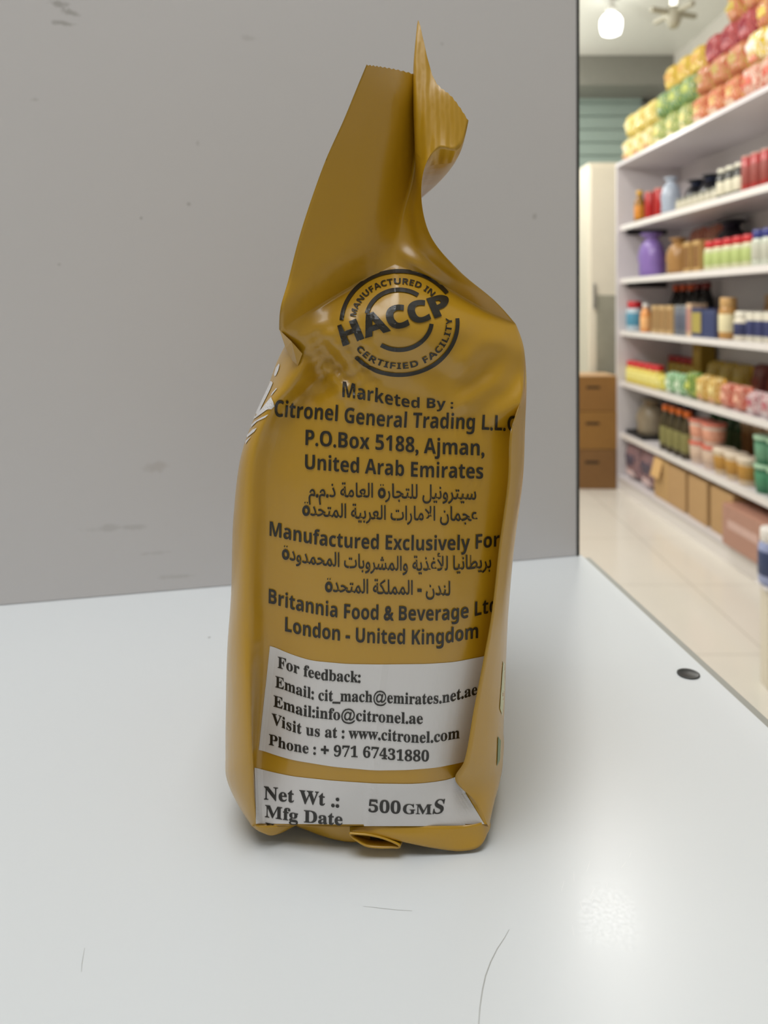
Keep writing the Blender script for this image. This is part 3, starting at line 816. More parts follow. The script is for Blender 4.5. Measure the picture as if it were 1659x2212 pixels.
def jar(t, h, r, body, lid, lab):
    lathe('jar_body', [(r*0.86, 0), (r*0.98, h*0.03), (r, h*0.1), (r, h*0.66), (r*0.9, h*0.74), (r*0.78, h*0.78)], C(body, 0.2), t, 18)
    lathe('jar_lid', [(r*0.84, h*0.76), (r*0.87, h*0.77), (r*0.87, h*0.98), (r*0.8, h)], C(lid, 0.35), t, 18)
    if lab: lathe('paper_label', [(r*1.01, h*0.18), (r*1.018, h*0.185), (r*1.018, h*0.6), (r*1.01, h*0.605)], C(lab, 0.5), t, 18, caps=False)
def tub(t, h, r, body, lid, lab):
    lathe('tub_body', [(r*0.78, 0), (r*0.82, h*0.02), (r*0.97, h*0.86), (r*0.97, h*0.88)], C(body, 0.35), t, 18)
    lathe('tub_lid', [(r*1.0, h*0.86), (r*1.03, h*0.87), (r*1.03, h*0.98), (r*0.96, h)], C(lid, 0.35), t, 18)
    if lab: lathe('paper_label', [(r*0.875, h*0.2), (r*0.885, h*0.205), (r*0.965, h*0.72), (r*0.955, h*0.725)], C(lab, 0.5), t, 18, caps=False)
def carton(t, w, d, h, body, front, band=None):
    box('carton_body', (0, 0, h/2), (w, d, h), C(body, 0.55), t, 0.002)
    box('front_panel', (0, -d/2-0.0006, h*0.5), (w*0.86, 0.0012, h*0.7), C(front, 0.5), t)
    if band: box('side_panel', (-w/2-0.0006, 0, h*0.5), (0.0012, d*0.8, h*0.66), C(band, 0.5), t)
def shipping_box(t, w, d, h, body, flap=False, hole=False):
    box('carton_body', (0, 0, h/2), (w, d, h), C(body, 0.75), t, 0.003)
    dk = tuple(v*0.72 for v in body)
    box('packing_tape', (0, 0, h+0.0006), (w*0.99, 0.05, 0.0012), C((0.72, 0.60, 0.42), 0.25), t)
    if hole: box('hand_hole', (0, -d/2-0.0004, h*0.68), (w*0.28, 0.0012, h*0.07), C((0.20, 0.14, 0.08), 0.8), t, 0.0004)
    if flap:
        box('flap', (-w*0.15, -d/2-0.012, h-0.045), (w*0.6, 0.003, 0.10), C(tuple(min(1, v*1.12) for v in body), 0.75), t, rot=Matrix.Rotation(math.radians(-14), 3, 'X'))
def wrapped_pack(t, w, d, h, body):
    box('pack_body', (0, 0, h/2), (w, d, h), C(body, 0.28), t, 0.008)
    box('highlight_band', (0, -d/2-0.0006, h*0.56), (w*0.7, 0.0012, h*0.2), C((0.80, 0.66, 0.62), 0.3), t, 0.0004)  # highlight on the shrink wrap, painted as a lighter strip
    box('end_mark', (-w/2-0.0006, 0, h*0.5), (0.0012, d*0.5, h*0.3), C((0.76, 0.60, 0.54), 0.3), t, 0.0004)
def pouch(t, w, d, h, c1, c2, c3=None, seed=0):
    """pillow pack standing on its edge, with crimped end fins and a printed band"""
    rr = random.Random(seed)
    nu, nv = 21, 12
    def pt(u, v, s):
        x = (u-0.5)*w; z = v*h
        k = (max(0.0, 1-abs(2*u-1)**5)*max(0.0, 1-abs(2*v-1)**4.5))**0.5 * (0.84 + 0.16*abs(math.sin(math.pi*3*u)))
        y = s*d/2*k*(1 + 0.12*math.sin(u*19+seed) * math.sin(v*13+seed*2))
        return (x*(1-0.06*k), y, z)
    def shell(u0, u1, v0, v1, grow=1.0, sides=(-1, 1)):
        vs, fs = [], []
        for s in sides:
            b0 = len(vs)
            for j in range(nv+1):
                for i in range(nu+1):
                    p = pt(u0+(u1-u0)*i/nu, v0+(v1-v0)*j/nv, s); vs.append((p[0], p[1]*grow + s*(grow-1)*0.01, p[2]))
            for j in range(nv):
                for i in range(nu):
                    a = b0+j*(nu+1)+i; f = (a, a+1, a+nu+2, a+nu+1); fs.append(f if s < 0 else f[::-1])
        return vs, fs
    vs, fs = shell(0, 1, 0, 1); link('pack_film', mesh('pack_film', vs, fs, CS(c1, c2), True), t)
    vs, fs = shell(0.16, 0.70, 0.38, 0.66, 1.03, (-1,)); link('printed_band', mesh('printed_band', vs, fs, C(c2, 0.22), True), t)
    if c3:
        vs, fs = shell(0.22, 0.78, 0.08, 0.26, 1.03, (-1,)); link('printed_picture', mesh('printed_picture', vs, fs, C(c3, 0.3), True), t)
    for sx in (-1, 1):
        vs, fs = [], []
        for j in range(17):
            z = h*0.03 + h*0.94*j/16; y = 0.0015*math.sin(j*1.7)
            vs += [(sx*w*0.5, y, z), (sx*(w*0.5+0.012+0.002*(j % 2)), y, z)]
            if j: fs.append((2*j-2, 2*j-1, 2*j+1, 2*j))
        o = link('end_seal', mesh('end_seal', vs, fs, C(tuple(min(1, v*1.15) for v in c1), 0.25)), t)
        o.modifiers.new('thickness', 'SOLIDIFY').thickness = 0.0008
def sack(t, w, d, h, c1, c2):
    """soft bag with a gathered, tied neck"""
    prof = [(0.40, 0), (0.46, 0.03), (0.49, 0.15), (0.48, 0.3), (0.5, 0.45), (0.46, 0.6), (0.40, 0.72), (0.30, 0.81), (0.19, 0.86), (0.17, 0.88)]
    n = 22; vs, fs = [], []
    for r, z in prof:
        for k in range(n):
            a = 2*math.pi*k/n; q = r*(1 + 0.05*math.sin(5*a+z*9) * (0.4+z) + 0.05*math.sin(9*a - z*14)*z)
            vs.append((q*w*math.cos(a), q*d*math.sin(a), z*h))
    m = len(prof)
    for i in range(m-1):
        for k in range(n): fs.append((i*n+k, i*n+(k+1) % n, (i+1)*n+(k+1) % n, (i+1)*n+k))
    fs.append(tuple(reversed(range(n)))); fs.append(tuple((m-1)*n+k for k in range(n)))
    link('sack_body', mesh('sack_body', vs, fs, C(c1, 0.3), True), t)
    lathe('neck_tie', [(w*0.17, h*0.85), (w*0.195, h*0.855), (w*0.195, h*0.88), (w*0.17, h*0.89)], C(c2, 0.4), t, 14)
    lathe('gathered_top', [(w*0.16, h*0.88), (w*0.26, h*0.93), (w*0.33, h*0.98), (w*0.24, h*1.0), (w*0.10, h*0.92)], C(c1, 0.3), t, 14)

ORD = ['first', 'second', 'third', 'fourth', 'fifth', 'sixth', 'seventh', 'eighth', 'ninth']
NUM = ['', 'one', 'two', 'three', 'four', 'five', 'six', 'seven', 'eight', 'nine']
LVN = ['on top of the shelving', 'on the highest shelf', 'on the second shelf down', 'on the third shelf down', 'on the fourth shelf down', 'on the lowest shelf', 'at the shelving base']
LANE = {}; LAST = [0, 0, 0, 0]
def goods(kind, name, desc, cat, lv, px, n, da, b, args, group=None, rz=0.0, jit=0.06, where=None, dz=0.0, db=0.0, a0=None, jut=False, same=False, wob=0.0):
    """n copies along the shelf, first one centred at photograph column px, each next da metres nearer"""
    if a0 is None: a0 = a_of(px, b)
    jut = bool(jut)
    half = {bottle: args[1], can: args[1], jar: args[1], tub: args[1]*1.03}.get(kind, args[0]/2)
    if kind is pouch: half += 0.016
    if lv > 0: a0 = max(a0, half + 0.026)
    dep = {bottle: 2*args[1], can: 2*args[1], jar: 2*args[1], tub: 2.06*args[1]}.get(kind, args[1])
    if same: a0, da, b, n = LAST
    elif lv > 0:
        front = b < 0.145
        b = 0.040 + dep/2 if front else 0.380 - max(dep, 0.10)/2
        if lv == 6: b = (0.03 if not jut else -0.02) + dep/2; front = True
        key = (lv, front, round(dz, 2))
        a0 = max(a0, LANE.get(key, 0.0) + half + 0.004); da = max(da, 2*half + 0.004)
        while n > 1 and a0 + (n-1)*da + half > 1.685: n -= 1
        LANE[key] = a0 + (n-1)*da + half
        LAST[:] = [a0, da, b, n]
    first = None; jit = jit if kind in (bottle, can, jar, tub, sack) else min(jit, 0.02)
    for i in range(n):
        loc = spot_a(a0 + i*da, b, LV[lv] + 0.0004 + dz)
        rzz = RZ + rz + (random.uniform(-jit, jit) - random.uniform(0, wob))
        if n == 1:
            label = desc
            for w in (where or LVN[lv],):
                if len((desc + ' ' + w).split()) <= 16: label = desc + ' ' + w
        else:
            label = '%s, %s of %s from far end' % (desc, ORD[i], NUM[n])
            w = where or LVN[lv]
            if len(label.split()) + len(w.split()) <= 16: label = '%s %s, %s of %s from far end' % (desc, w, ORD[i], NUM[n])
        if first is None:
            first = thing(name, label, cat, loc, rzz, group if n > 1 else None); kind(first, *args)
        else:
            copy_tree(first, loc, rzz, label, group=group)
    return first

YEL, RED, GRN, NAVY, WHT, CRM = (0.88, 0.76, 0.16), (0.74, 0.12, 0.14), (0.16, 0.52, 0.24), (0.16, 0.19, 0.36), (0.90, 0.89, 0.86), (0.90, 0.86, 0.72)
exec_rows = []
# top of the unit: bagged multipacks in two tiers
PW, PD, PH = 0.118, 0.135, 0.14            # pack width, thickness, height
A0 = 0.10
def packs(desc, col, n, tier, c1, c2, c3, seed, group):
    goods(pouch, 'noodle_pack', desc, 'packet', 0, 0, n, 0.152, (0.085, 0.10, 0.145, 0.17)[tier], (PW, PD, PH, c1, c2, c3, seed), group, a0=A0 + 0.152*col, dz=tier*(PH+0.001), jit=0.02, wob=0.05)
packs('pale yellow multipack in the bottom tier', 0, 3, 0, (0.86, 0.80, 0.42), (0.93, 0.88, 0.74), (0.85, 0.66, 0.48), 1, 'pale yellow multipacks in the bottom tier')
packs('yellow multipack in the second tier', 0, 3, 1, (0.84, 0.74, 0.24), (0.90, 0.85, 0.62), None, 2, 'yellow multipacks in the second tier')
packs('yellow and green multipack in the bottom tier', 3, 3, 0, (0.50, 0.62, 0.34), (0.88, 0.84, 0.54), (0.90, 0.86, 0.66), 5, 'yellow and green multipacks in the bottom tier')
packs('green multipack in the second tier', 3, 3, 1, (0.30, 0.52, 0.36), (0.72, 0.76, 0.40), None, 6, 'green multipacks in the second tier')
packs('bright yellow multipack in the third tier', 3, 3, 2, (0.86, 0.76, 0.24), (0.84, 0.66, 0.34), None, 3, 'yellow multipacks in the third tier')
packs('coral red multipack in the bottom tier', 6, 3, 0, (0.80, 0.36, 0.28), (0.84, 0.68, 0.44), (0.90, 0.80, 0.70), 7, 'coral multipacks in the bottom tier')
packs('coral red multipack in the second tier', 6, 3, 1, (0.78, 0.40, 0.32), (0.72, 0.62, 0.34), None, 8, 'coral multipacks in the second tier')
packs('pinkish red multipack in the third tier', 6, 3, 2, (0.76, 0.36, 0.36), (0.56, 0.16, 0.22), None, 9, 'pinkish red multipacks in the third tier')
packs('white and coral multipack in the bottom tier', 9, 2, 0, (0.90, 0.78, 0.70), (0.82, 0.40, 0.32), None, 11, 'white and coral multipacks')
packs('bright yellow and white multipack in the second tier', 9, 2, 1, (0.88, 0.78, 0.18), (0.93, 0.90, 0.86), (0.86, 0.55, 0.45), 10, 'bright yellow multipacks by the coral ones')
packs('dark pink multipack in the third tier', 9, 2, 2, (0.74, 0.32, 0.36), (0.86, 0.74, 0.34), None, 12, 'dark pink multipacks in the third tier')
packs('mixed red and yellow multipack in the topmost tier', 7, 4, 3, (0.80, 0.38, 0.32), (0.80, 0.72, 0.34), None, 23, 'red and yellow multipacks in the topmost tier')

# highest shelf
goods(bottle, 'sauce_bottle', 'amber bottle with yellow cap standing against the end panel', 'bottle', 1, 1393, 1, 0, 0.10, (0.185, 0.030, (0.55, 0.38, 0.08), (0.82, 0.62, 0.12), (0.78, 0.50, 0.10)))
goods(can, 'drink_can', 'deep red tin next to the amber bottle', 'can', 1, 1405, 2, 0.13, 0.07, (0.155, 0.033, (0.66, 0.10, 0.10), (0.80, 0.62, 0.55), None), 'deep red tins by the amber bottle')
goods(sack, 'plastic_sack', 'clear blue-white plastic bag beside the red tins', 'bag', 1, 1450, 1, 0, 0.11, (0.11, 0.10, 0.20, (0.62, 0.66, 0.72), (0.80, 0.82, 0.86)))
goods(sack, 'plastic_sack', 'black plastic bag at the back', 'bag', 1, 1484, 2, 0.17, 0.26, (0.16, 0.13, 0.22, (0.10, 0.11, 0.14), (0.22, 0.26, 0.40)), 'black bags at the back')
goods(jar, 'spice_jar', 'tiny clear jar with silver lid in the low row', 'jar', 1, 1473, 7, 0.062, 0.07, (0.062, 0.022, (0.76, 0.74, 0.66), (0.55, 0.55, 0.50), None), 'tiny clear jars in the low row')
goods(bottle, 'sauce_bottle', 'white-topped dark bottle with white label in the front row', 'bottle', 1, 1548, 3, 0.075, 0.06, (0.135, 0.028, (0.20, 0.20, 0.18), (0.88, 0.87, 0.80), (0.85, 0.83, 0.74), 0.8, 0.72), 'white-capped bottles in front')
goods(bottle, 'sauce_bottle', 'white squeeze bottle behind the white-capped dark ones', 'bottle', 1, 1568, 3, 0.09, 0.16, (0.185, 0.030, (0.88, 0.87, 0.82), (0.92, 0.91, 0.88), (0.70, 0.66, 0.56), 0.6, 0.70), 'white squeeze bottles behind')
goods(can, 'drink_can', 'brick red tin with pale rim in the front row', 'can', 1, 1606, 5, 0.075, 0.07, (0.150, 0.034, (0.66, 0.18, 0.17), (0.85, 0.72, 0.66), (0.55, 0.22, 0.18)), 'brick red tins in front')
goods(can, 'drink_can', 'tall red tin in the back row', 'can', 1, 1630, 3, 0.08, 0.17, (0.185, 0.036, (0.62, 0.14, 0.14), (0.80, 0.70, 0.66), None), 'tall red tins at the back')

# second shelf
goods(sack, 'plastic_sack', 'shiny purple bag by the end panel', 'bag', 2, 1412, 1, 0, 0.12, (0.20, 0.14, 0.25, (0.50, 0.40, 0.66), (0.66, 0.58, 0.78)))
goods(sack, 'paper_sack', 'brown paper bag beside the purple bag', 'bag', 2, 1462, 1, 0, 0.09, (0.15, 0.12, 0.19, (0.62, 0.46, 0.26), (0.72, 0.58, 0.38)))
goods(pouch, 'snack_bag', 'pinkish red crisp bag standing behind the brown paper bag', 'packet', 2, 1484, 2, 0.10, 0.26, (0.15, 0.08, 0.27, (0.66, 0.30, 0.26), (0.80, 0.62, 0.48), None, 13), 'pinkish red bags behind')
goods(sack, 'plastic_sack', 'dark grey bag pushed to the back', 'bag', 2, 1530, 1, 0, 0.27, (0.22, 0.14, 0.27, (0.15, 0.14, 0.18), (0.25, 0.22, 0.30)))
goods(carton, 'food_carton', 'golden brown carton beside the paper bag', 'box', 2, 1500, 2, 0.10, 0.08, (0.075, 0.09, 0.150, (0.72, 0.58, 0.36), (0.50, 0.34, 0.14), (0.80, 0.68, 0.46)), 'golden brown cartons')
goods(jar, 'spread_jar', 'clear jar with red lid and white and green label', 'jar', 2, 1536, 5, 0.085, 0.07, (0.138, 0.036, (0.80, 0.80, 0.66), (0.76, 0.14, 0.16), (0.70, 0.76, 0.48)), 'red-lidded jars in a row')
goods(jar, 'spread_jar', 'clear jar with navy lid and pale label', 'jar', 2, 1612, 5, 0.075, 0.07, (0.150, 0.035, (0.78, 0.80, 0.74), (0.20, 0.22, 0.50), (0.74, 0.74, 0.68)), 'navy-lidded jars in a row')
goods(bottle, 'sauce_bottle', 'dark green bottle with red top at the back', 'bottle', 2, 1640, 2, 0.085, 0.20, (0.255, 0.036, (0.30, 0.34, 0.14), (0.56, 0.12, 0.12), (0.58, 0.20, 0.14)), 'dark green bottles at the back')

# third shelf
goods(jar, 'spread_jar', 'blue-labelled tub with red lid against the end panel', 'jar', 3, 1368, 1, 0, 0.10, (0.175, 0.048, (0.70, 0.76, 0.80), (0.72, 0.12, 0.16), (0.30, 0.55, 0.66)))
goods(bottle, 'sauce_bottle', 'orange drink bottle with white top', 'bottle', 3, 1391, 1, 0, 0.06, (0.160, 0.030, (0.90, 0.62, 0.36), (0.88, 0.86, 0.84), (0.92, 0.70, 0.46)))
goods(bottle, 'soy_bottle', 'tall black sauce bottle with orange cap', 'bottle', 3, 1400, 3, 0.10, 0.16, (0.270, 0.036, (0.06, 0.05, 0.05), (0.82, 0.34, 0.14), (0.16, 0.06, 0.05)), 'orange-capped black bottles')
goods(bottle, 'soy_bottle', 'black sauce bottle with red cap at the back', 'bottle', 3, 1466, 2, 0.10, 0.28, (0.275, 0.038, (0.07, 0.06, 0.06), (0.50, 0.12, 0.08), None), 'red-capped black bottles at the back')
goods(carton, 'food_carton', 'tan carton in the front row', 'box', 3, 1424, 3, 0.095, 0.07, (0.075, 0.07, 0.150, (0.74, 0.62, 0.44), (0.60, 0.46, 0.28), (0.46, 0.34, 0.20)), 'tan cartons in front')
goods(can, 'food_tin', 'blue-grey tin between the tan cartons and the navy boxes', 'can', 3, 1466, 2, 0.085, 0.07, (0.150, 0.036, (0.44, 0.46, 0.50), (0.70, 0.70, 0.68), (0.36, 0.38, 0.44)), 'blue-grey tins')
goods(carton, 'food_carton', 'beige carton standing narrow end out by the tins', 'box', 3, 1487, 1, 0, 0.06, (0.05, 0.08, 0.160, (0.80, 0.68, 0.56), (0.70, 0.50, 0.46), None))
goods(carton, 'food_carton', 'navy box with a yellow picture', 'box', 3, 1508, 1, 0, 0.06, (0.11, 0.08, 0.138, (0.20, 0.22, 0.38), (0.66, 0.60, 0.30), (0.66, 0.60, 0.30)))
goods(carton, 'food_carton', 'plain dark blue box', 'box', 3, 1536, 1, 0, 0.06, (0.12, 0.08, 0.130, (0.24, 0.27, 0.42), (0.20, 0.23, 0.40), (0.26, 0.30, 0.46)))
goods(jar, 'honey_jar', 'honey bottle with tan shoulders and cream base', 'jar', 3, 1563, 1, 0, 0.06, (0.185, 0.040, (0.72, 0.54, 0.30), (0.78, 0.62, 0.40), (0.90, 0.86, 0.70)))
goods(jar, 'spread_jar', 'round white jar with navy label', 'jar', 3, 1597, 1, 0, 0.06, (0.125, 0.040, (0.88, 0.85, 0.78), (0.90, 0.88, 0.82), (0.18, 0.20, 0.36)))
goods(can, 'drink_can', 'slim white can with navy band', 'can', 3, 1624, 5, 0.068, 0.06, (0.125, 0.028, (0.88, 0.86, 0.80), (0.80, 0.78, 0.74), (0.20, 0.22, 0.40)), 'slim white cans with navy bands')
goods(jar, 'spread_jar', 'tan jar in the back row behind the white cans', 'jar', 3, 1605, 4, 0.09, 0.19, (0.200, 0.040, (0.70, 0.54, 0.36), (0.78, 0.64, 0.48), (0.62, 0.40, 0.30)), 'tan jars at the back')
goods(carton, 'food_carton', 'dark grey box lying behind the blue boxes', 'box', 3, 1570, 2, 0.20, 0.26, (0.17, 0.10, 0.215, (0.20, 0.21, 0.22), (0.30, 0.30, 0.28), None), 'dark grey boxes at the back')

# fourth shelf
goods(jar, 'spread_jar', 'yellow jar with red lid in the front row', 'jar', 4, 1368, 5, 0.09, 0.09, (0.125, 0.040, (0.84, 0.76, 0.34), (0.78, 0.16, 0.18), (0.90, 0.86, 0.52)), 'yellow jars with red lids in front')
goods(jar, 'spread_jar', 'yellow jar with red lid in the back row', 'jar', 4, 1400, 4, 0.09, 0.22, (0.155, 0.042, (0.76, 0.66, 0.24), (0.66, 0.12, 0.14), None), 'yellow jars with red lids at the back')
goods(carton, 'food_carton', 'tall mustard carton at the back behind the packets', 'box', 4, 1486, 1, 0, 0.28, (0.10, 0.08, 0.24, (0.60, 0.48, 0.12), (0.70, 0.58, 0.20), None))
goods(pouch, 'snack_bag', 'lemon yellow packet beside the front red-lidded jars', 'packet', 4, 1424, 1, 0.11, 0.055, (0.075, 0.08, 0.085, (0.90, 0.84, 0.30), (0.94, 0.91, 0.62), None, 14))
goods(pouch, 'snack_bag', 'mint green and white packet in the front row', 'packet', 4, 1440, 2, 0.10, 0.055, (0.08, 0.09, 0.11, (0.36, 0.66, 0.38), (0.88, 0.93, 0.84), (0.86, 0.92, 0.84), 15), 'mint green packets')
goods(pouch, 'snack_bag', 'leaf green packet in the front row', 'packet', 4, 1480, 1, 0.11, 0.055, (0.085, 0.09, 0.13, (0.20, 0.50, 0.20), (0.78, 0.80, 0.40), None, 17))
goods(pouch, 'snack_bag', 'golden foil packet in the front row', 'packet', 4, 1508, 2, 0.09, 0.055, (0.08, 0.09, 0.125, (0.84, 0.66, 0.30), (0.92, 0.84, 0.58), (0.90, 0.70, 0.55), 18), 'golden foil packets')
goods(pouch, 'snack_bag', 'salmon pink packet in the front row', 'packet', 4, 1555, 2, 0.075, 0.055, (0.075, 0.09, 0.11, (0.82, 0.44, 0.36), (0.92, 0.72, 0.62), None, 19), 'salmon packets')
goods(pouch, 'snack_bag', 'white and pink packet in the front row', 'packet', 4, 1595, 3, 0.07, 0.055, (0.075, 0.09, 0.10, (0.88, 0.80, 0.80), (0.78, 0.46, 0.50), (0.90, 0.86, 0.86), 20), 'white and pink packets')
goods(pouch, 'snack_bag', 'mustard yellow packet in the back row', 'packet', 4, 1500, 3, 0.13, 0.20, (0.10, 0.10, 0.165, (0.78, 0.64, 0.20), (0.86, 0.76, 0.42), None, 16), 'mustard packets in the back row')
goods(pouch, 'snack_bag', 'dark maroon packet in the back row', 'packet', 4, 1590, 4, 0.12, 0.19, (0.10, 0.10, 0.18, (0.48, 0.20, 0.18), (0.62, 0.34, 0.28), None, 21), 'dark maroon packets at the back')

# lowest shelf
goods(sack, 'plastic_sack', 'clear bag of tan snacks on a black tray', 'bag', 5, 1396, 1, 0, 0.14, (0.20, 0.17, 0.21, (0.55, 0.50, 0.42), (0.66, 0.52, 0.36)))
goods(bottle, 'sauce_bottle', 'slim navy bottle behind the clear bag', 'bottle', 5, 1428, 2, 0.09, 0.22, (0.255, 0.034, (0.13, 0.15, 0.22), (0.18, 0.20, 0.30), None), 'slim navy bottles')
goods(bottle, 'sauce_bottle', 'dark brown sauce bottle with green shoulders and orange cap', 'bottle', 5, 1442, 4, 0.085, 0.08, (0.235, 0.034, (0.24, 0.20, 0.10), (0.82, 0.40, 0.12), (0.50, 0.48, 0.28)), 'brown sauce bottles with orange caps')
goods(bottle, 'sauce_bottle', 'green bottle with orange top in the back row', 'bottle', 5, 1494, 4, 0.09, 0.20, (0.245, 0.036, (0.14, 0.30, 0.14), (0.84, 0.38, 0.12), (0.28, 0.36, 0.16)), 'green bottles at the back')
goods(tub, 'food_tub', 'white tub with coral lid', 'tub', 5, 1497, 2, 0.13, 0.08, (0.105, 0.054, (0.86, 0.78, 0.72), (0.84, 0.42, 0.34), (0.80, 0.70, 0.62)), 'coral-lidded tubs below')
goods(tub, 'food_tub', 'white tub with coral lid stacked on another', 'tub', 5, 1500, 2, 0.12, 0.08, (0.105, 0.054, (0.86, 0.80, 0.75), (0.85, 0.48, 0.40), (0.84, 0.60, 0.50)), 'coral-lidded tubs above', dz=0.106, same=True)
goods(tub, 'food_tub', 'cream-lidded tub with gold label in the front row', 'tub', 5, 1548, 3, 0.105, 0.07, (0.115, 0.048, (0.84, 0.76, 0.64), (0.90, 0.84, 0.76), (0.70, 0.52, 0.22)), 'cream-lidded tubs in front')
goods(tub, 'food_tub', 'tan tub with pale lid in the upper back row', 'tub', 5, 1552, 5, 0.105, 0.17, (0.215, 0.050, (0.70, 0.56, 0.38), (0.86, 0.76, 0.64), (0.58, 0.40, 0.18)), 'tan tubs at the back')
goods(tub, 'food_tub', 'green tub with pale lid at the near end', 'tub', 5, 1641, 3, 0.095, 0.06, (0.115, 0.046, (0.20, 0.46, 0.33), (0.66, 0.80, 0.68), (0.28, 0.54, 0.40)), 'green tubs below')
goods(tub, 'food_tub', 'green tub with pale lid stacked on another', 'tub', 5, 1641, 3, 0.095, 0.06, (0.115, 0.046, (0.24, 0.48, 0.36), (0.68, 0.82, 0.70), (0.40, 0.60, 0.48)), 'green tubs above', dz=0.1155, same=True)
box_t = thing('serving_tray', 'flat black tray under the clear bag of snacks', 'tray', spot_a(0.16, 0.155, LV[5] + 0.0004), RZ)

# base of the unit
goods(pouch, 'flour_bag', 'pink and grey patterned bag by the end panel', 'bag', 6, 1372, 2, 0.20, 0.12, (0.20, 0.14, 0.215, (0.66, 0.50, 0.50), (0.34, 0.30, 0.36), (0.84, 0.74, 0.74), 22), 'pink patterned bags at the base')
goods(shipping_box, 'cardboard_box', 'open cardboard box with its flap hanging out', 'box', 6, 1426, 1, 0, 0.16, (0.17, 0.26, 0.20, (0.74, 0.60, 0.40), True), jit=0.02)
goods(shipping_box, 'cardboard_box', 'plain cardboard box in the row beside the open one', 'box', 6, 1466, 3, 0.228, 0.165, (0.198, 0.26, 0.195, (0.72, 0.58, 0.40)), 'plain cardboard boxes at the base', jit=0.02)
goods(wrapped_pack, 'wrapped_pack', 'wide pinkish brown shrink-wrapped pack jutting over the plinth', 'box', 6, 1598, 1, 0, 0.17, (0.34, 0.34, 0.175, (0.68, 0.50, 0.43)), jit=0.0, jut=True)

# ------------------------------------------------------------------ beyond the end of the shelving
M_cream = mat('cream_laminate', (0.89, 0.86, 0.79), 0.4, var=0.02)
cab_o = thing('tall_cabinet', 'tall cream cabinet with a glass door beyond the end of the shelving', 'cabinet', (0, 0, 0))
cx0, cx1 = (1275-CX)/F*4.85, (1352-CX)/F*4.85
cyy = 4.85
cab_o.location = ((cx0+cx1)/2, cyy+0.2, 0)
wid = cx1-cx0
box('cabinet_body', (0, 0.02, 1.0), (wid, 0.36, 2.0), M_cream, cab_o, 0.004)
dr = box('door', (0, -0.172, 1.02), (wid*0.94, 0.02, 1.9), M_cream, cab_o, 0.004)
box('door_pane', (0, -0.1835, 0.68), (wid*0.62, 0.004, 0.95), mat('grey_glass', (0.62, 0.61, 0.55), 0.12, var=0.25, vscale=7.0), dr)
box('handle', (-wid*0.38, -0.195, 1.15), (0.012, 0.02, 0.16), mat('steel', (0.7, 0.7, 0.7), 0.3, metal=1.0), dr, 0.003)

M_shut = mat('shutter_paint', (0.60, 0.67, 0.64), 0.3, var=0.03)
sh = thing('roller_shutter', 'grey-green roller shutter closing the shop front under the grey beam', 'shutter', (0.9, 5.80, 0))
bm = bmesh.new(); zz = 0.02
while zz < CEIL - 0.23:
    box_bm(bm, (0, 0, zz+0.05), (2.1, 0.02, 0.096), 0.008, seg=1); zz += 0.10
bm_obj('slat_curtain', bm, M_shut, sh)
for sx in (-1, 1): box('guide_rail', (sx*1.07, -0.01, 1.3), (0.05, 0.06, 2.6), M_beam, sh, 0.003)
box('bottom_bar', (0, -0.004, 0.012), (2.1, 0.035, 0.024), M_beam, sh, 0.002)

# cartons piled on the floor between board and shelving
bx = []
zc = 0.0; dd = 4.66
xw = (1258-CX)/F*dd, (1327-CX)/F*dd
names_b = ['brown carton on the floor beyond the counter, lowest of the pile', 'brown carton in the middle of the pile beyond the counter', 'brown carton with pale lid, topmost of the pile beyond the counter']
hts = [0.235, 0.225, 0.205]
for i in range(3):
    t = thing('cardboard_box', names_b[i], 'box', ((xw[0]+xw[1])/2 - 0.062, dd+0.02, zc + 0.0005*i), 0.03*(i-1), 'brown cartons piled on the floor')
    shipping_box(t, 0.29, 0.24, hts[i], [(0.50, 0.36, 0.20), (0.58, 0.42, 0.20), (0.56, 0.40, 0.20)][i], hole=True); zc += hts[i] + 0.0016
b2 = box('top_flap', (0, 0, 0.0), (0.285, 0.235, 0.002), C((0.80, 0.66, 0.50), 0.7), t)
b2.location = (0, 0, hts[2] + 0.0024)

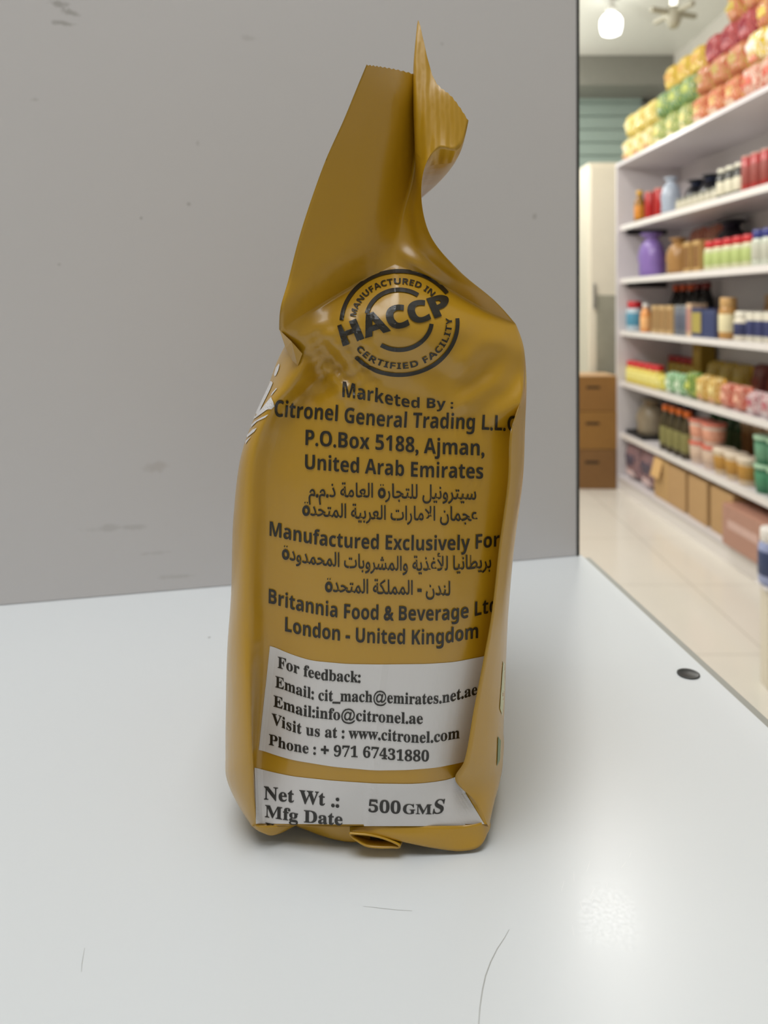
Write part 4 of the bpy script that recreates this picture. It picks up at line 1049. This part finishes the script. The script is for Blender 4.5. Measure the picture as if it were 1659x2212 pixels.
# ceiling fittings
lampP = W(1320, 55, 4.42)
lt = thing('ceiling_lamp', 'bright round globe lamp under the ceiling beside the board', 'lamp', (lampP.x, lampP.y, CEIL))
lathe('lamp_shade', [(0.03, -0.215), (0.052, -0.205), (0.06, -0.17), (0.06, -0.13), (0.045, -0.105), (0.03, -0.095)], mat('lamp_glow', (1.0, 1.0, 0.98), 0.4, emit=7.0), lt, 20)
lathe('lamp_holder', [(0.028, -0.09), (0.03, -0.05), (0.018, -0.045), (0.012, -0.01), (0.05, -0.008), (0.05, -0.0005)], mat('lamp_white', (0.9, 0.9, 0.88), 0.4), lt, 16)
fp = W(1455, 28, 3.9)
fx = thing('ceiling_fixture', 'pale four-armed ceiling fixture with a slim tube lamp above the shelving', 'lamp', (fp.x, fp.y, CEIL))
M_fx = mat('fixture_grey', (0.70, 0.69, 0.62), 0.4)
dz_f = fp.z - CEIL
lathe('stem', [(0.05, -0.001), (0.05, -0.02), (0.012, -0.03), (0.012, dz_f+0.03)], M_fx, fx, 14)
lathe('hub', [(0.02, dz_f-0.075), (0.035, dz_f-0.05), (0.045, dz_f), (0.03, dz_f+0.03)], M_fx, fx, 14)
for k in range(4):
    a = math.radians(20 + 90*k); ar = box('arm', (math.cos(a)*0.075, math.sin(a)*0.075, dz_f), (0.13, 0.024, 0.024), M_fx, fx, 0.004, Matrix.Rotation(a, 3, 'Z'))
lathe('tube_lamp', [(0.012, dz_f+0.03), (0.016, dz_f+0.04), (0.016, dz_f+0.13), (0.008, dz_f+0.14)], mat('tube_glow', (1.0, 0.99, 0.94), 0.4, emit=2.5), fx, 12)

# bottle on a white pedestal at the right border of the view
pp = Vector(((1672-CX)/F*2.2, 2.2, 0))
ped = thing('pedestal', 'white square pedestal on the floor at the right border', 'stand', pp, -0.05)
zt = CZ - (1262-CY)/F*2.2
box('post', (0, 0, zt/2), (0.055, 0.055, zt), M_cream, ped, 0.004)
box('top_plate', (0, 0, zt-0.006), (0.075, 0.075, 0.012), M_rail, ped, 0.003)
jb = thing('plastic_jar', 'blue and white plastic jar standing on the white pedestal', 'jar', (pp.x, pp.y, zt+0.0004), 0)
jar(jb, 0.16, 0.042, (0.62, 0.66, 0.82), (0.92, 0.90, 0.88), (0.22, 0.27, 0.42))

# tray under the clear bag
tb = bmesh.new(); box_bm(tb, (0, 0, 0.004), (0.26, 0.21, 0.008), 0.002)
for sx, sy, wx, wy in ((0, -0.101, 0.26, 0.008), (0, 0.101, 0.26, 0.008), (-0.126, 0, 0.008, 0.21), (0.126, 0, 0.008, 0.21)):
    box_bm(tb, (sx, sy, 0.012), (wx, wy, 0.024), 0.002)
bm_obj('tray_dish', tb, M_brk, box_t)
for o in COL.objects:
    if o.get('label', '').startswith('clear bag of tan snacks'):
        q = spot_a(0.16, 0.155, LV[5] + 0.0092); o.location = q
